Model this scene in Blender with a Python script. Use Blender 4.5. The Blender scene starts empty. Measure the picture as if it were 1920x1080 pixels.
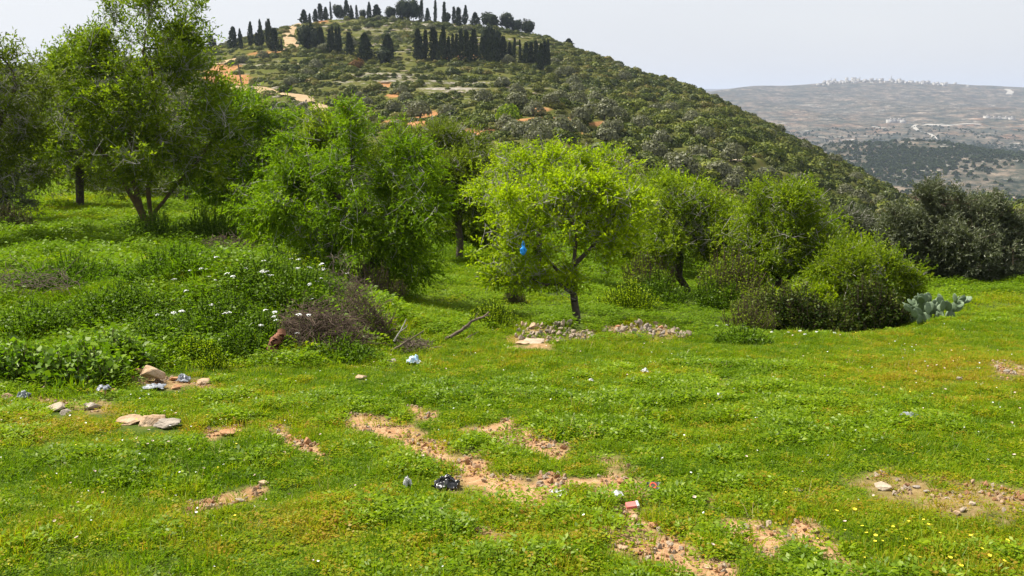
import bpy, bmesh, math, random
import numpy as np
from mathutils import Vector, Matrix, Euler

# ------------------------------------------------------------------ camera, world, sun
scene = bpy.context.scene
F = 1867.0                                   # focal length in pixels of the 1920 px wide photograph
TH = math.atan((540 - 200) / F)              # camera looks down by this angle
cam_d = bpy.data.cameras.new('camera'); cam = bpy.data.objects.new('camera', cam_d)
scene.collection.objects.link(cam); scene.camera = cam
cam.location = (0, 0, 0); cam.rotation_euler = (math.radians(90) - TH, 0, 0)
cam_d.sensor_width = 36; cam_d.lens = F / 1920 * 36
cam_d.clip_start = 0.1; cam_d.clip_end = 40000

SUN_AZ = math.radians(-66); SUN_EL = math.radians(56)
w = bpy.data.worlds.new("World"); scene.world = w; w.use_nodes = True
nt = w.node_tree; nt.nodes.clear()
sky = nt.nodes.new('ShaderNodeTexSky'); sky.sky_type = 'NISHITA'; sky.sun_disc = False
sky.sun_elevation = SUN_EL; sky.sun_rotation = SUN_AZ; sky.dust_density = 4.0; sky.air_density = 1.0; sky.ozone_density = 1.5
hs = nt.nodes.new('ShaderNodeMix'); hs.data_type = 'RGBA'; hs.inputs[0].default_value = 0.8
tcw = nt.nodes.new('ShaderNodeTexCoord'); mpw = nt.nodes.new('ShaderNodeMapping'); mpw.inputs['Scale'].default_value = (1, 1, 3.5); nzw = nt.nodes.new('ShaderNodeTexNoise'); nzw.inputs['Scale'].default_value = 2.2; nzw.inputs['Detail'].default_value = 5
rpw = nt.nodes.new('ShaderNodeValToRGB'); rpw.color_ramp.elements[0].position = .3; rpw.color_ramp.elements[0].color = (.466, .468, .480, 1); rpw.color_ramp.elements[1].position = .7; rpw.color_ramp.elements[1].color = (.498, .498, .502, 1)
mlw = nt.nodes.new('ShaderNodeMix'); mlw.data_type = 'RGBA'; mlw.blend_type = 'MULTIPLY'; mlw.inputs[0].default_value = 1; mlw.inputs[7].default_value = (10, 10, 10, 1)
nt.links.new(tcw.outputs['Generated'], mpw.inputs[0]); nt.links.new(mpw.outputs[0], nzw.inputs['Vector']); nt.links.new(nzw.outputs[0], rpw.inputs[0]); nt.links.new(rpw.outputs[0], mlw.inputs[6]); nt.links.new(mlw.outputs[2], hs.inputs[7])           # thin high overcast veil mixed over the blue sky
bg = nt.nodes.new('ShaderNodeBackground'); bg.inputs[1].default_value = 0.10
wo = nt.nodes.new('ShaderNodeOutputWorld')
nt.links.new(sky.outputs[0], hs.inputs[6]); nt.links.new(hs.outputs[2], bg.inputs[0]); nt.links.new(bg.outputs[0], wo.inputs[0])

sl = bpy.data.lights.new('sun', 'SUN'); sl.energy = 5.0; sl.angle = math.radians(0.6); sl.color = (1, 0.95, 0.86)
so = bpy.data.objects.new('sun', sl); scene.collection.objects.link(so)
sdir = Vector((math.sin(SUN_AZ) * math.cos(SUN_EL), math.cos(SUN_AZ) * math.cos(SUN_EL), math.sin(SUN_EL)))
so.rotation_euler = sdir.to_track_quat('Z', 'Y').to_euler()
scene.view_settings.view_transform = 'Standard'; scene.view_settings.look = 'None'
scene.view_settings.exposure = 0.9; scene.view_settings.gamma = 1.0
scene.render.engine = 'CYCLES'
scene.cycles.max_bounces = 6; scene.cycles.diffuse_bounces = 4; scene.cycles.transmission_bounces = 4
scene.cycles.glossy_bounces = 1; scene.cycles.volume_bounces = 1; scene.cycles.transparent_max_bounces = 4
scene.cycles.caustics_reflective = False; scene.cycles.caustics_refractive = False

R = np.random.RandomState(7)
random.seed(7)

# ------------------------------------------------------------------ noise and terrain
def _hash(ix, iy, seed):
    h = (ix.astype(np.int64) * 374761393 + iy.astype(np.int64) * 668265263 + seed * 1442695041) & 0xffffffff
    h = ((h ^ (h >> 13)) * 1274126177) & 0xffffffff
    h = (h ^ (h >> 16)) & 0xffffffff
    return h / 4294967295.0
def vnoise(x, y, seed=0):
    x = np.asarray(x, float); y = np.asarray(y, float)
    ix = np.floor(x); iy = np.floor(y); fx = x - ix; fy = y - iy
    fx = fx * fx * (3 - 2 * fx); fy = fy * fy * (3 - 2 * fy)
    a = _hash(ix, iy, seed); b = _hash(ix + 1, iy, seed); c = _hash(ix, iy + 1, seed); d = _hash(ix + 1, iy + 1, seed)
    return (a * (1 - fx) + b * fx) * (1 - fy) + (c * (1 - fx) + d * fx) * fy
def fbm(x, y, seed=0, o=4):
    s = 0; a = 0.5; n = 0
    for k in range(o):
        s = s + a * vnoise(np.asarray(x) * 2 ** k + 13.7 * k, np.asarray(y) * 2 ** k - 7.1 * k, seed + k); n += a; a *= 0.5
    return s / n
def sstep(a, b, x):
    t = np.clip((np.asarray(x, float) - a) / (b - a), 0, 1); return t * t * (3 - 2 * t)
def ratio(py): return np.tan(np.arctan((540 - np.asarray(py, float)) / F) - TH)
def pt(px, py, Y):
    Z = Y * ratio(py); fw = Y * math.cos(TH) - Z * math.sin(TH); return (px - 960) / F * fw, Y, Z
def proj(X, Y, Z):
    fw = Y * math.cos(TH) - Z * math.sin(TH); fw = np.where(np.asarray(fw) < 0.05, 0.05, fw)
    return 960 + F * X / fw, 540 - F * (Y * math.sin(TH) + Z * math.cos(TH)) / fw

LY = lambda Y: np.log(np.maximum(Y, -15.0) + 20.0)
YG = np.exp(np.linspace(LY(-15.0), LY(14000.0), 900)) - 20
UPX = np.arange(-800, 2801, 20.0)              # column positions, as the photograph's x at the horizon
near = {                                        # Y: z per column
 -300: [(-15, -.2), (0, -1.65), (6, -2.35), (9, -2.72), (11, -2.80), (14, -2.72), (20, -2.95), (28, -3.4), (42, -3.5), (60, -4.2), (90, -5.5)],
 150:  [(-15, -.2), (0, -1.65), (6, -2.35), (9, -2.72), (10.5, -2.86), (13, -2.76), (20, -3.0), (28, -3.48), (42, -3.6), (60, -4.5), (90, -6)],
 450:  [(-15, -.2), (0, -1.65), (6, -2.36), (10.5, -2.90), (12, -3.0), (14, -2.8), (20, -3.15), (28, -3.6), (42, -4.0), (60, -4.8), (90, -6.5)],
 700:  [(-15, -.2), (0, -1.65), (6, -2.36), (11.5, -3.01), (13, -3.25), (15, -3.25), (20, -3.7), (28, -4.0), (42, -4.6), (60, -5.5), (90, -7)],
 950:  [(-15, -.2), (0, -1.65), (6, -2.36), (13.5, -3.23), (15, -3.45), (17, -3.72), (24, -4.05), (34, -4.3), (50, -5.2), (65, -6), (90, -7.5)],
 1300: [(-15, -.2), (0, -1.65), (6, -2.36), (14, -3.3), (15.5, -3.5), (17, -3.8), (24, -4.4), (34, -5.0), (50, -6.5), (65, -8), (90, -10.5)],
 1600: [(-15, -.2), (0, -1.65), (6, -2.36), (14.5, -3.36), (15.5, -3.9), (18, -4.1), (24, -4.6), (34, -5.6), (50, -7.8), (65, -10), (90, -14)],
 1850: [(-15, -.2), (0, -1.65), (6, -2.36), (15.5, -3.46), (17, -3.64), (21, -3.98), (26, -4.3), (34, -5.3), (50, -8), (65, -10), (90, -14)],
 2300: [(-15, -.2), (0, -1.65), (6, -2.36), (15.5, -3.4), (17, -3.6), (21, -3.9), (26, -4.2), (34, -5.0), (50, -7), (65, -9), (90, -12)]}
ridge_px = [-400, 100, 300, 380, 430, 510, 560, 620, 720, 850, 980, 1060, 1150, 1260, 1310, 1400, 1500, 1600, 1700, 1760, 1850, 1920, 2100]
ridge_py = [150, 120, 106, 95, 86, 54, 41, 34, 33, 41, 58, 80, 118, 154, 170, 218, 269, 322, 376, 412, 415, 395, 380]
ridge_Y  = [400, 420, 420, 400, 400, 430, 450, 450, 450, 450, 450, 430, 400, 370, 360, 330, 300, 265, 230, 210, 180, 170, 170]
far_px = [-400, 900, 1280, 1320, 1360, 1400, 1440, 1500, 1560, 1600, 1680, 1800, 1860, 1920, 2300]
far_py = [190, 190, 180, 173, 165, 159, 160, 156, 152, 150, 152, 155, 159, 161, 170]
mid_px = [-400, 1300, 1480, 1560, 1650, 1750, 1850, 1920, 2300]
mid_py = [330, 320, 300, 276, 266, 266, 272, 278, 290]
def build_table():
    T = np.zeros((len(UPX), len(YG)))
    nk = sorted(near)
    cols = np.array([np.interp(YG, [a for a, b in near[k]], [b for a, b in near[k]]) for k in nk])
    for i, px in enumerate(UPX):
        j = np.clip(np.searchsorted(nk, px) - 1, 0, len(nk) - 2)
        t = np.clip((px - nk[j]) / (nk[j + 1] - nk[j]), 0, 1); t = t * t * (3 - 2 * t)
        zn = cols[j] * (1 - t) + cols[j + 1] * t
        zf = zn[np.searchsorted(YG, 90)]
        ry = np.interp(px, ridge_px, ridge_Y); rz = ry * ratio(np.interp(px, ridge_px, ridge_py))
        s = np.clip((YG - 90) / (ry - 90), 0, 1)
        k = np.interp(px, [700, 1500], [1.55, 0.9])
        g = s ** k
        g = g * (1 - .35 * sstep(.8, 1, s)) + sstep(.8, 1, s) * .35 if False else g
        zh = zf + (rz - zf) * g - 0.0
        over = np.maximum(YG - ry, 0)
        zh = zh - 0.012 * over ** 1.45
        z = np.where(YG < 90, zn, zh)
        fy = 4500.0
        fz = [(500, -150), (700, -115), (900, 900 * ratio(392)), (1150, 1150 * ratio(342)),
              (1500, 1500 * ratio(np.interp(px, mid_px, mid_py))), (1750, -95), (2100, 2100 * ratio(282)), (2700, 2700 * ratio(238)),
              (3500, 3500 * ratio(194)),
              (fy, fy * ratio(np.interp(px, far_px, far_py))), (5400, 20), (7000, -60), (9500, 9500 * ratio(np.interp(px, [1200, 1330, 1420, 2000], [160, 166, 163, 175]))), (11000, -100), (14000, -100)]
        zz = np.interp(YG, [a for a, b in fz], [b for a, b in fz])
        zz = np.where(YG < 500, -150 - 0 * YG, zz)
        z = np.where(YG > ry, np.maximum(z, zz), z)
        # smooth along Y
        for _ in range(3):
            z[1:-1] = (z[:-2] + 2 * z[1:-1] + z[2:]) / 4
        T[i] = z
    for _ in range(4):
        T[1:-1] = (T[:-2] + 2 * T[1:-1] + T[2:]) / 4
    return T
TAB = build_table()
bumps = []                                     # (x, y, rx, ry, h)
def H(X, Y, fine=True):
    X = np.asarray(X, float); Y = np.asarray(Y, float)
    u = X / np.maximum(Y, 7.0)
    px = 960 + F * u / 0.99
    ci = np.clip((px - UPX[0]) / 20.0, 0, len(UPX) - 1.001)
    rj = np.clip((LY(Y) - LY(-15.0)) / (LY(14000.0) - LY(-15.0)) * (len(YG) - 1), 0, len(YG) - 1.001)
    i = ci.astype(int); j = rj.astype(int); a = ci - i; b = rj - j
    z = (TAB[i, j] * (1 - a) + TAB[i + 1, j] * a) * (1 - b) + (TAB[i, j + 1] * (1 - a) + TAB[i + 1, j + 1] * a) * b
    z = z + (fbm(X / 3.1, Y / 3.1, 3, 3) - .5) * 0.22 * sstep(3, 12, Y) * (1 - sstep(70, 90, Y))
    if fine: z = z + (fbm(X / .45, Y / .45, 5, 3) - .5) * 0.09 * (1 - sstep(40, 60, Y))
    hm = sstep(80, 140, Y) * (1 - sstep(450, 600, Y))
    z = z + hm * (fbm(X / 38, Y / 38, 21, 3) - .5) * 5.0 * (1 - .8 * sstep(-60, -20, Y - np.interp(px, ridge_px, ridge_Y)))
    # terraces on the hill
    st = 2.2; q = z / st; fr = q - np.floor(q); tz = (np.floor(q) + sstep(.62, 1, fr)) * st
    z = z + hm * (tz - z) * .62
    fm = sstep(900, 1200, Y)
    z = z + fm * (fbm(X / 420, Y / 420, 31, 4) - .5) * 55 * (1 - sstep(3900, 4500, Y)) * sstep(700, 2500, Y)
    z = z + fm * (np.abs(fbm(X / 330 + Y / 2200, Y / 1500, 35, 4) - .5) * 110 - 14) * (1 - sstep(4000, 4450, Y))
    z = z + sstep(3900, 4500, Y) * (fbm(X / 260, Y / 900, 33, 3) - .5) * 16
    for (bx, by, rx, ry, h) in bumps:
        z = z + h * np.exp(-(((X - bx) / rx) ** 2 + ((Y - by) / ry) ** 2))
    return z
def on(px, Y):
    """point on the ground at depth Y that shows at the photograph's column px"""
    Z = float(H(0.0, Y)); 
    for _ in range(6):
        fw = Y * math.cos(TH) - Z * math.sin(TH); X = (px - 960) / F * fw; Z = float(H(X, Y))
    return Vector((X, Y, Z))
def hit(px, py, y0=2.2, y1=9000, default=None):
    Ys = np.exp(np.linspace(math.log(y0), math.log(y1), 1400)); Z = Ys * ratio(py)
    fw = Ys * math.cos(TH) - Z * math.sin(TH); X = (px - 960) / F * fw
    h = H(X, Ys); m = np.nonzero(Z <= h)[0]
    if len(m) == 0:
        return on(px, default if default else float(np.interp(px, ridge_px, ridge_Y)))
    k = m[0]; return Vector((X[k], Ys[k], h[k]))
b1 = on(470, 14.2); bumps.append((b1.x, b1.y + .3, 2.0, 1.3, 0.5))
b2 = on(1010, 14.9); b3 = on(1210, 15.4)
bumps.append((b2.x + .25, b2.y, .55, .35, 0.14)); bumps.append((b3.x, b3.y, .7, .35, 0.12))

# ------------------------------------------------------------------ object helpers
def link(o): scene.collection.objects.link(o); return o
def tag(o, label=None, cat=None, group=None, kind=None):
    if label: o['label'] = label
    if cat: o['category'] = cat
    if group: o['group'] = group
    if kind: o['kind'] = kind
    return o
def empty(name, loc, label, cat, group=None):
    o = bpy.data.objects.new(name, None); link(o); o.location = loc; o.empty_display_size = .2
    return tag(o, label, cat, group)
def npmesh(name, V, Fc, mat=None, smooth=False, attrs=None):
    """V (n,3), Fc (m,k) index array"""
    me = bpy.data.meshes.new(name); V = np.asarray(V, np.float32); Fc = np.asarray(Fc, np.int32)
    m, k = Fc.shape
    me.vertices.add(len(V)); me.vertices.foreach_set('co', V.ravel())
    me.loops.add(m * k); me.loops.foreach_set('vertex_index', Fc.ravel())
    me.polygons.add(m); me.polygons.foreach_set('loop_start', np.arange(0, m * k, k, dtype=np.int32))
    me.polygons.foreach_set('loop_total', np.full(m, k, np.int32))
    if smooth: me.polygons.foreach_set('use_smooth', np.ones(m, bool))
    for an, av in (attrs or {}).items():
        a = me.attributes.new(an, 'FLOAT', 'POINT'); a.data.foreach_set('value', np.asarray(av, np.float32))
    me.update(calc_edges=True)
    if mat: me.materials.append(mat)
    return me
def mobj(name, me, parent=None, loc=(0, 0, 0)):
    o = bpy.data.objects.new(name, me); link(o); o.location = loc
    if parent: o.parent = parent
    return o
def bmobj(name, bm, mat, parent=None, smooth=False, loc=(0, 0, 0)):
    me = bpy.data.meshes.new(name); bm.to_mesh(me); bm.free()
    if mat: me.materials.append(mat)
    if smooth:
        for p in me.polygons: p.use_smooth = True
    return mobj(name, me, parent, loc)
def copy_tree(o, parent=None):
    c = o.copy(); link(c)
    if parent: c.parent = parent
    for ch in [x for x in o.children]:
        copy_tree(ch, c)
    return c

# ------------------------------------------------------------------ materials
def newmat(name):
    m = bpy.data.materials.new(name); m.use_nodes = True; n = m.node_tree
    n.nodes.clear(); return m, n
def N(n, t, **kw):
    x = n.nodes.new(t)
    for k, v in kw.items(): setattr(x, k, v)
    return x
def ramp(n, cols, fac, interp='LINEAR'):
    r = N(n, 'ShaderNodeValToRGB'); e = r.color_ramp.elements; r.color_ramp.interpolation = interp
    while len(e) > 1: e.remove(e[-1])
    e[0].position = cols[0][0]; e[0].color = (*cols[0][1], 1)
    for p, c in cols[1:]:
        q = e.new(p); q.color = (*c, 1)
    n.links.new(fac, r.inputs[0]); return r.outputs[0]
def noise(n, scale, detail=3, rough=.55, vec=None, dist=0):
    x = N(n, 'ShaderNodeTexNoise'); x.inputs['Scale'].default_value = scale; x.inputs['Detail'].default_value = detail
    x.inputs['Roughness'].default_value = rough; x.inputs['Distortion'].default_value = dist
    if vec is not None: n.links.new(vec, x.inputs['Vector'])
    return x.outputs[0]
def mth(n, op, a, b=None, clamp=False):
    x = N(n, 'ShaderNodeMath', operation=op); x.use_clamp = clamp
    for i, v in enumerate((a, b)):
        if v is None: continue
        if isinstance(v, (int, float)): x.inputs[i].default_value = v
        else: n.links.new(v, x.inputs[i])
    return x.outputs[0]
def mixc(n, f, a, b):
    x = N(n, 'ShaderNodeMix', data_type='RGBA')
    for i, v in ((0, f), (6, a), (7, b)):
        if isinstance(v, (int, float)): x.inputs[i].default_value = v
        elif isinstance(v, tuple): x.inputs[i].default_value = (*v, 1)
        else: n.links.new(v, x.inputs[i])
    return x.outputs[2]
def out(n, sh):
    o = N(n, 'ShaderNodeOutputMaterial'); n.links.new(sh, o.inputs[0]); return o
def leafmat(name, cols, trans=.4, inst=0.0, gloss=.02, patch=None):
    """foliage: colour by the per-leaf attribute 'tint' (and, for scattered plants, the plant's own)"""
    m, n = newmat(name)
    a = N(n, 'ShaderNodeAttribute', attribute_name='tint'); f = a.outputs['Fac']
    if inst:
        b = N(n, 'ShaderNodeAttribute', attribute_name='itint', attribute_type='INSTANCER')
        f = mth(n, 'ADD', mth(n, 'MULTIPLY', f, 1 - inst), mth(n, 'MULTIPLY', b.outputs['Fac'], inst))
    c = ramp(n, cols, f)
    d = N(n, 'ShaderNodeBsdfDiffuse'); t = N(n, 'ShaderNodeBsdfTranslucent'); g = N(n, 'ShaderNodeBsdfGlossy')
    g.inputs['Roughness'].default_value = .45; g.inputs['Color'].default_value = (.45, .45, .40, 1)
    tc = N(n, 'ShaderNodeMix', data_type='RGBA', blend_type='MULTIPLY'); tc.inputs[0].default_value = 1; tc.inputs[7].default_value = (1.15, 1.25, .55, 1)
    n.links.new(c, tc.inputs[6])
    n.links.new(c, d.inputs[0]); n.links.new(tc.outputs[2], t.inputs[0])
    m1 = N(n, 'ShaderNodeMixShader'); m1.inputs[0].default_value = trans; n.links.new(d.outputs[0], m1.inputs[1]); n.links.new(t.outputs[0], m1.inputs[2])
    m2 = N(n, 'ShaderNodeMixShader'); m2.inputs[0].default_value = gloss; n.links.new(m1.outputs[0], m2.inputs[1]); n.links.new(g.outputs[0], m2.inputs[2])
    out(n, m2.outputs[0]); return m
def solid(name, cols, scale=8, rough=.9, bump=0, bscale=30, world=False, detail=4):
    m, n = newmat(name)
    tc = N(n, 'ShaderNodeTexCoord'); v = tc.outputs['Object']
    if world: v = N(n, 'ShaderNodeNewGeometry').outputs['Position']
    f = noise(n, scale, detail, .6, v); c = ramp(n, cols, f)
    p = N(n, 'ShaderNodeBsdfPrincipled'); p.inputs['Roughness'].default_value = rough; n.links.new(c, p.inputs['Base Color'])
    if bump:
        b = N(n, 'ShaderNodeBump'); b.inputs['Strength'].default_value = bump; b.inputs['Distance'].default_value = .02
        n.links.new(noise(n, bscale, 4, .6, v), b.inputs['Height']); n.links.new(b.outputs[0], p.inputs['Normal'])
    out(n, p.outputs[0]); return m

G_DARK = (.018, .045, .006); G_MID = (.045, .105, .008); G_LIT = (.10, .19, .012); G_YEL = (.19, .23, .015)
M_grass = leafmat('meadow_grass', [(0, (.055, .12, .005)), (.35, (.12, .21, .005)), (.62, (.22, .30, .007)), (.82, (.33, .29, .015)), (1, (.36, .20, .035))], .5, inst=.65)
M_straw = leafmat('dry_straw', [(0, (.25, .20, .09)), (1, (.48, .40, .22))], .3)
M_weed = leafmat('weed_leaf', [(0, (.055, .11, .006)), (.5, (.14, .235, .007)), (1, (.27, .36, .010))], .45, inst=.5, gloss=.03)
M_mallow = leafmat('mallow_leaf', [(0, (.045, .10, .005)), (.5, (.11, .21, .007)), (1, (.20, .31, .010))], .4, gloss=.06)
M_almond = leafmat('almond_leaf', [(0, (.05, .09, .006)), (.5, (.14, .205, .009)), (1, (.29, .36, .012))], .5)
M_bright = leafmat('bright_leaf', [(0, (.045, .095, .004)), (.5, (.13, .225, .005)), (1, (.26, .37, .007))], .5)
M_yellow = leafmat('yellow_green_leaf', [(0, (.12, .19, .004)), (.5, (.27, .37, .006)), (1, (.42, .50, .010))], .5)
M_dull = leafmat('dull_green_leaf', [(0, (.06, .085, .010)), (.5, (.12, .16, .014)), (1, (.21, .27, .018))], .4)
M_olive = leafmat('olive_leaf', [(0, (.050, .060, .032)), (.5, (.10, .115, .065)), (1, (.19, .205, .13))], .25, gloss=.04)
M_bramble = leafmat('bramble_leaf', [(0, (.014, .030, .005)), (.5, (.038, .066, .008)), (1, (.10, .12, .016))], .25)
M_shrubs = leafmat('scrub_leaf', [(0, (.028, .042, .012)), (.4, (.07, .088, .018)), (.75, (.135, .14, .028)), (1, (.20, .14, .05))], .2, inst=.6, gloss=.03)
M_shrub1 = leafmat('scrub_leaf_single', [(0, (.035, .055, .012)), (.5, (.085, .11, .018)), (1, (.14, .155, .028))], .2, gloss=.03)
M_hillolive = leafmat('hill_olive_leaf', [(0, (.085, .09, .05)), (.5, (.14, .145, .085)), (1, (.22, .22, .14))], .25, gloss=.03)
M_cyp = leafmat('cypress_leaf', [(0, (.014, .022, .012)), (.5, (.026, .036, .018)), (1, (.05, .065, .028))], .08, gloss=.02)
M_farwood = leafmat('far_wood_leaf', [(0, (.03, .05, .02)), (1, (.075, .10, .04))], .1, inst=.5)
M_bark = solid('bark', [(.3, (.035, .026, .018)), (.7, (.10, .080, .055))], 14, .95, .6, 40)
M_bark_moss = solid('mossy_bark', [(.3, (.05, .035, .02)), (.55, (.11, .075, .03)), (.7, (.14, .12, .02))], 5, .95, .6, 40)
M_twig = solid('grey_twig', [(.3, (.24, .22, .19)), (.7, (.44, .41, .37))], 8, .9)
M_deadwood = solid('dead_wood', [(.3, (.07, .05, .035)), (.7, (.20, .15, .11))], 9, .95, .5, 50)
M_drytwig = solid('dry_bramble_twig', [(.3, (.045, .028, .018)), (.7, (.15, .10, .065))], 8, .95)
M_stone = solid('limestone', [(.2, (.22, .13, .07)), (.5, (.40, .27, .16)), (.8, (.54, .42, .29))], 7, .95, .6, 35)
M_stone_o = solid('orange_stone', [(.2, (.20, .08, .03)), (.5, (.36, .18, .08)), (.8, (.48, .30, .16))], 9, .95, .6, 45)
M_stone_g = solid('grey_stone', [(.2, (.12, .10, .08)), (.5, (.26, .22, .175)), (.8, (.42, .36, .29))], 7, .95, .7, 35)
M_stone_w = solid('pale_stone', [(.2, (.24, .18, .12)), (.6, (.41, .33, .24)), (.9, (.54, .46, .36))], 7, .95, .6, 35)

# ------------------------------------------------------------------ ground colour masks (worn earth, red soil)
dirt_lines = [  # polyline in photo coordinates, half width there, strength
 ([(665, 795), (700, 803), (740, 812), (790, 838), (830, 862), (880, 890)], 15, 1),
 ([(870, 880), (900, 893), (930, 915), (985, 932), (1010, 938)], 22, 1),
 ([(945, 803), (968, 822), (1000, 838), (1050, 852)], 16, 1),
 ([(770, 770), (800, 780), (812, 782)], 6, .9), ([(870, 806), (930, 806)], 5, .8),
 ([(1030, 905), (1090, 912), (1140, 903), (1200, 912)], 15, 1), ([(1090, 925), (1130, 930)], 9, .9),
 ([(1150, 935), (1180, 965), (1215, 990), (1240, 1005), (1280, 1040), (1320, 1070), (1350, 1085)], 18, 1),
 ([(1155, 1020), (1200, 1022), (1250, 1035), (1300, 1065)], 17, 1),
 ([(1380, 988), (1430, 1005), (1455, 1035)], 15, 1), ([(1510, 1000), (1550, 1035), (1600, 1070)], 15, 1),
 ([(1330, 935), (1360, 945)], 8, .7), ([(1100, 850), (1150, 870), (1190, 880)], 6, .6),
 ([(1640, 900), (1700, 915), (1760, 925), (1900, 950)], 22, .52), ([(1600, 905), (1680, 945)], 12, .4),
 ([(520, 812), (545, 825), (575, 842), (605, 855)], 9, 1), ([(393, 815), (440, 808)], 8, 1), ([(355, 963), (400, 945), (480, 925)], 10, .85),
 ([(1345, 723), (1388, 723)], 4, 1), ([(1870, 690), (1925, 695)], 10, .6), ([(900, 1000), (935, 1005)], 8, .7), ([(960, 955), (975, 965)], 6, .8),
 ([(1800, 950), (1920, 940)], 12, .5), ([(955, 640), (1030, 642)], 8, .8), ([(975, 620), (1090, 632)], 10, .6), ([(1140, 620), (1280, 630)], 10, .6),
 ([(240, 715), (400, 722)], 6, .6), ([(60, 750), (210, 765)], 8, .5), ([(830, 905), (850, 920)], 6, .5)]
CLEAR = [(1083, 612, 34, 30), (1083, 590, 30, 30), (1293, 552, 30, 24), (1458, 556, 40, 24), (283, 437, 60, 20)]
def dirt_mask(X, Y, Z, grow=0.0):
    px, py = proj(X, Y, Z)
    n1 = fbm(X / .16, Y / .16, 61, 4) - .5; n2 = fbm(X / .5, Y / .5, 62, 3) - .5
    m = np.zeros_like(px)
    for pts, wd, st in dirt_lines:
        d = np.full(px.shape, 1e9)
        for (ax, ay), (bx, by) in zip(pts[:-1], pts[1:]):
            vx, vy = bx - ax, by - ay; t = np.clip(((px - ax) * vx + (py - ay) * vy) / (vx * vx + vy * vy + 1e-9), 0, 1)
            d = np.minimum(d, np.hypot((px - ax - t * vx) * .8, (py - ay - t * vy)))
        v = 1.42 - d / (wd * 1.25 + grow) + n1 * 2.3 + n2 * 1.5
        m = np.maximum(m, st * sstep(.0, 1.0, v))
    return np.where((Y > 2) & (Y < 19), m, 0)
soil_spots = [  # (px, py, rx, ry) patches of bare red earth on the hill
 (430, 150, 45, 16), (410, 130, 40, 10), (810, 218, 26, 10), (760, 230, 40, 6), (905, 248, 28, 7), (500, 100, 30, 3), (860, 108, 40, 4), (715, 160, 20, 4), (1300, 222, 9, 3),
 (1030, 225, 60, 5), (1120, 232, 20, 5), (1390, 355, 16, 8), (1318, 318, 8, 8), (1365, 362, 12, 6), (645, 205, 18, 6), (1010, 205, 20, 4), (1060, 250, 25, 5), (735, 178, 14, 3), (600, 40, 18, 3)]
def soil_mask(X, Y, Z):
    px, py = proj(X, Y, Z); nn = fbm(X / 7, Y / 7, 71, 4) - .5; m = np.zeros_like(px)
    for (cx, cy, rx, ry) in soil_spots:
        d = np.hypot((px - cx) / rx, (py - cy) / ry); m = np.maximum(m, sstep(.0, .4, 1.15 - d + nn * 1.6))
    return m

# ------------------------------------------------------------------ ground, hillside, far hills
def fan(name, y0, y1, ny, umax, nu, y_off, mat, attrf=None, geo=True):
    ys = np.exp(np.linspace(math.log(y0 + y_off), math.log(y1 + y_off), ny)) - y_off
    us = np.linspace(-umax, umax, nu)
    Yg, Ug = np.meshgrid(ys, us, indexing='ij'); Xg = Ug * (Yg + y_off)
    Zg = H(Xg, Yg)
    V = np.stack([Xg.ravel(), Yg.ravel(), Zg.ravel()], 1)
    i = np.arange(ny * nu).reshape(ny, nu)
    Fc = np.stack([i[:-1, :-1].ravel(), i[:-1, 1:].ravel(), i[1:, 1:].ravel(), i[1:, :-1].ravel()], 1)
    at = {k: f(V[:, 0], V[:, 1], V[:, 2]) for k, f in (attrf or {}).items()}
    o = mobj(name, npmesh(name, V, Fc, mat, True, at)); o['kind'] = 'structure'; return o

def mat_ground():
    m, n = newmat('meadow_soil'); g = N(n, 'ShaderNodeNewGeometry').outputs['Position']
    a = N(n, 'ShaderNodeAttribute', attribute_name='dirt').outputs['Fac']
    soil = ramp(n, [(.25, (.16, .075, .03)), (.42, (.32, .17, .08)), (.58, (.44, .28, .15)), (.75, (.60, .46, .30))], noise(n, 14, 8, .8, g))
    grn = ramp(n, [(.3, (.025, .05, .006)), (.55, (.07, .10, .012)), (.75, (.14, .12, .03))], noise(n, 3.5, 8, .7, g))
    f = mth(n, 'MULTIPLY', a, 1.0, True)
    c = mixc(n, f, grn, soil)
    p = N(n, 'ShaderNodeBsdfPrincipled'); p.inputs['Roughness'].default_value = 1; p.inputs['Specular IOR Level'].default_value = .1
    b = N(n, 'ShaderNodeBump'); b.inputs['Strength'].default_value = .8; b.inputs['Distance'].default_value = .03
    n.links.new(noise(n, 25, 6, .7, g), b.inputs['Height']); n.links.new(b.outputs[0], p.inputs['Normal'])
    n.links.new(c, p.inputs['Base Color']); out(n, p.outputs[0]); return m
def scaled(n, v, s):
    mp = N(n, 'ShaderNodeMapping'); mp.inputs['Scale'].default_value = s; n.links.new(v, mp.inputs[0]); return mp.outputs[0]
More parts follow.
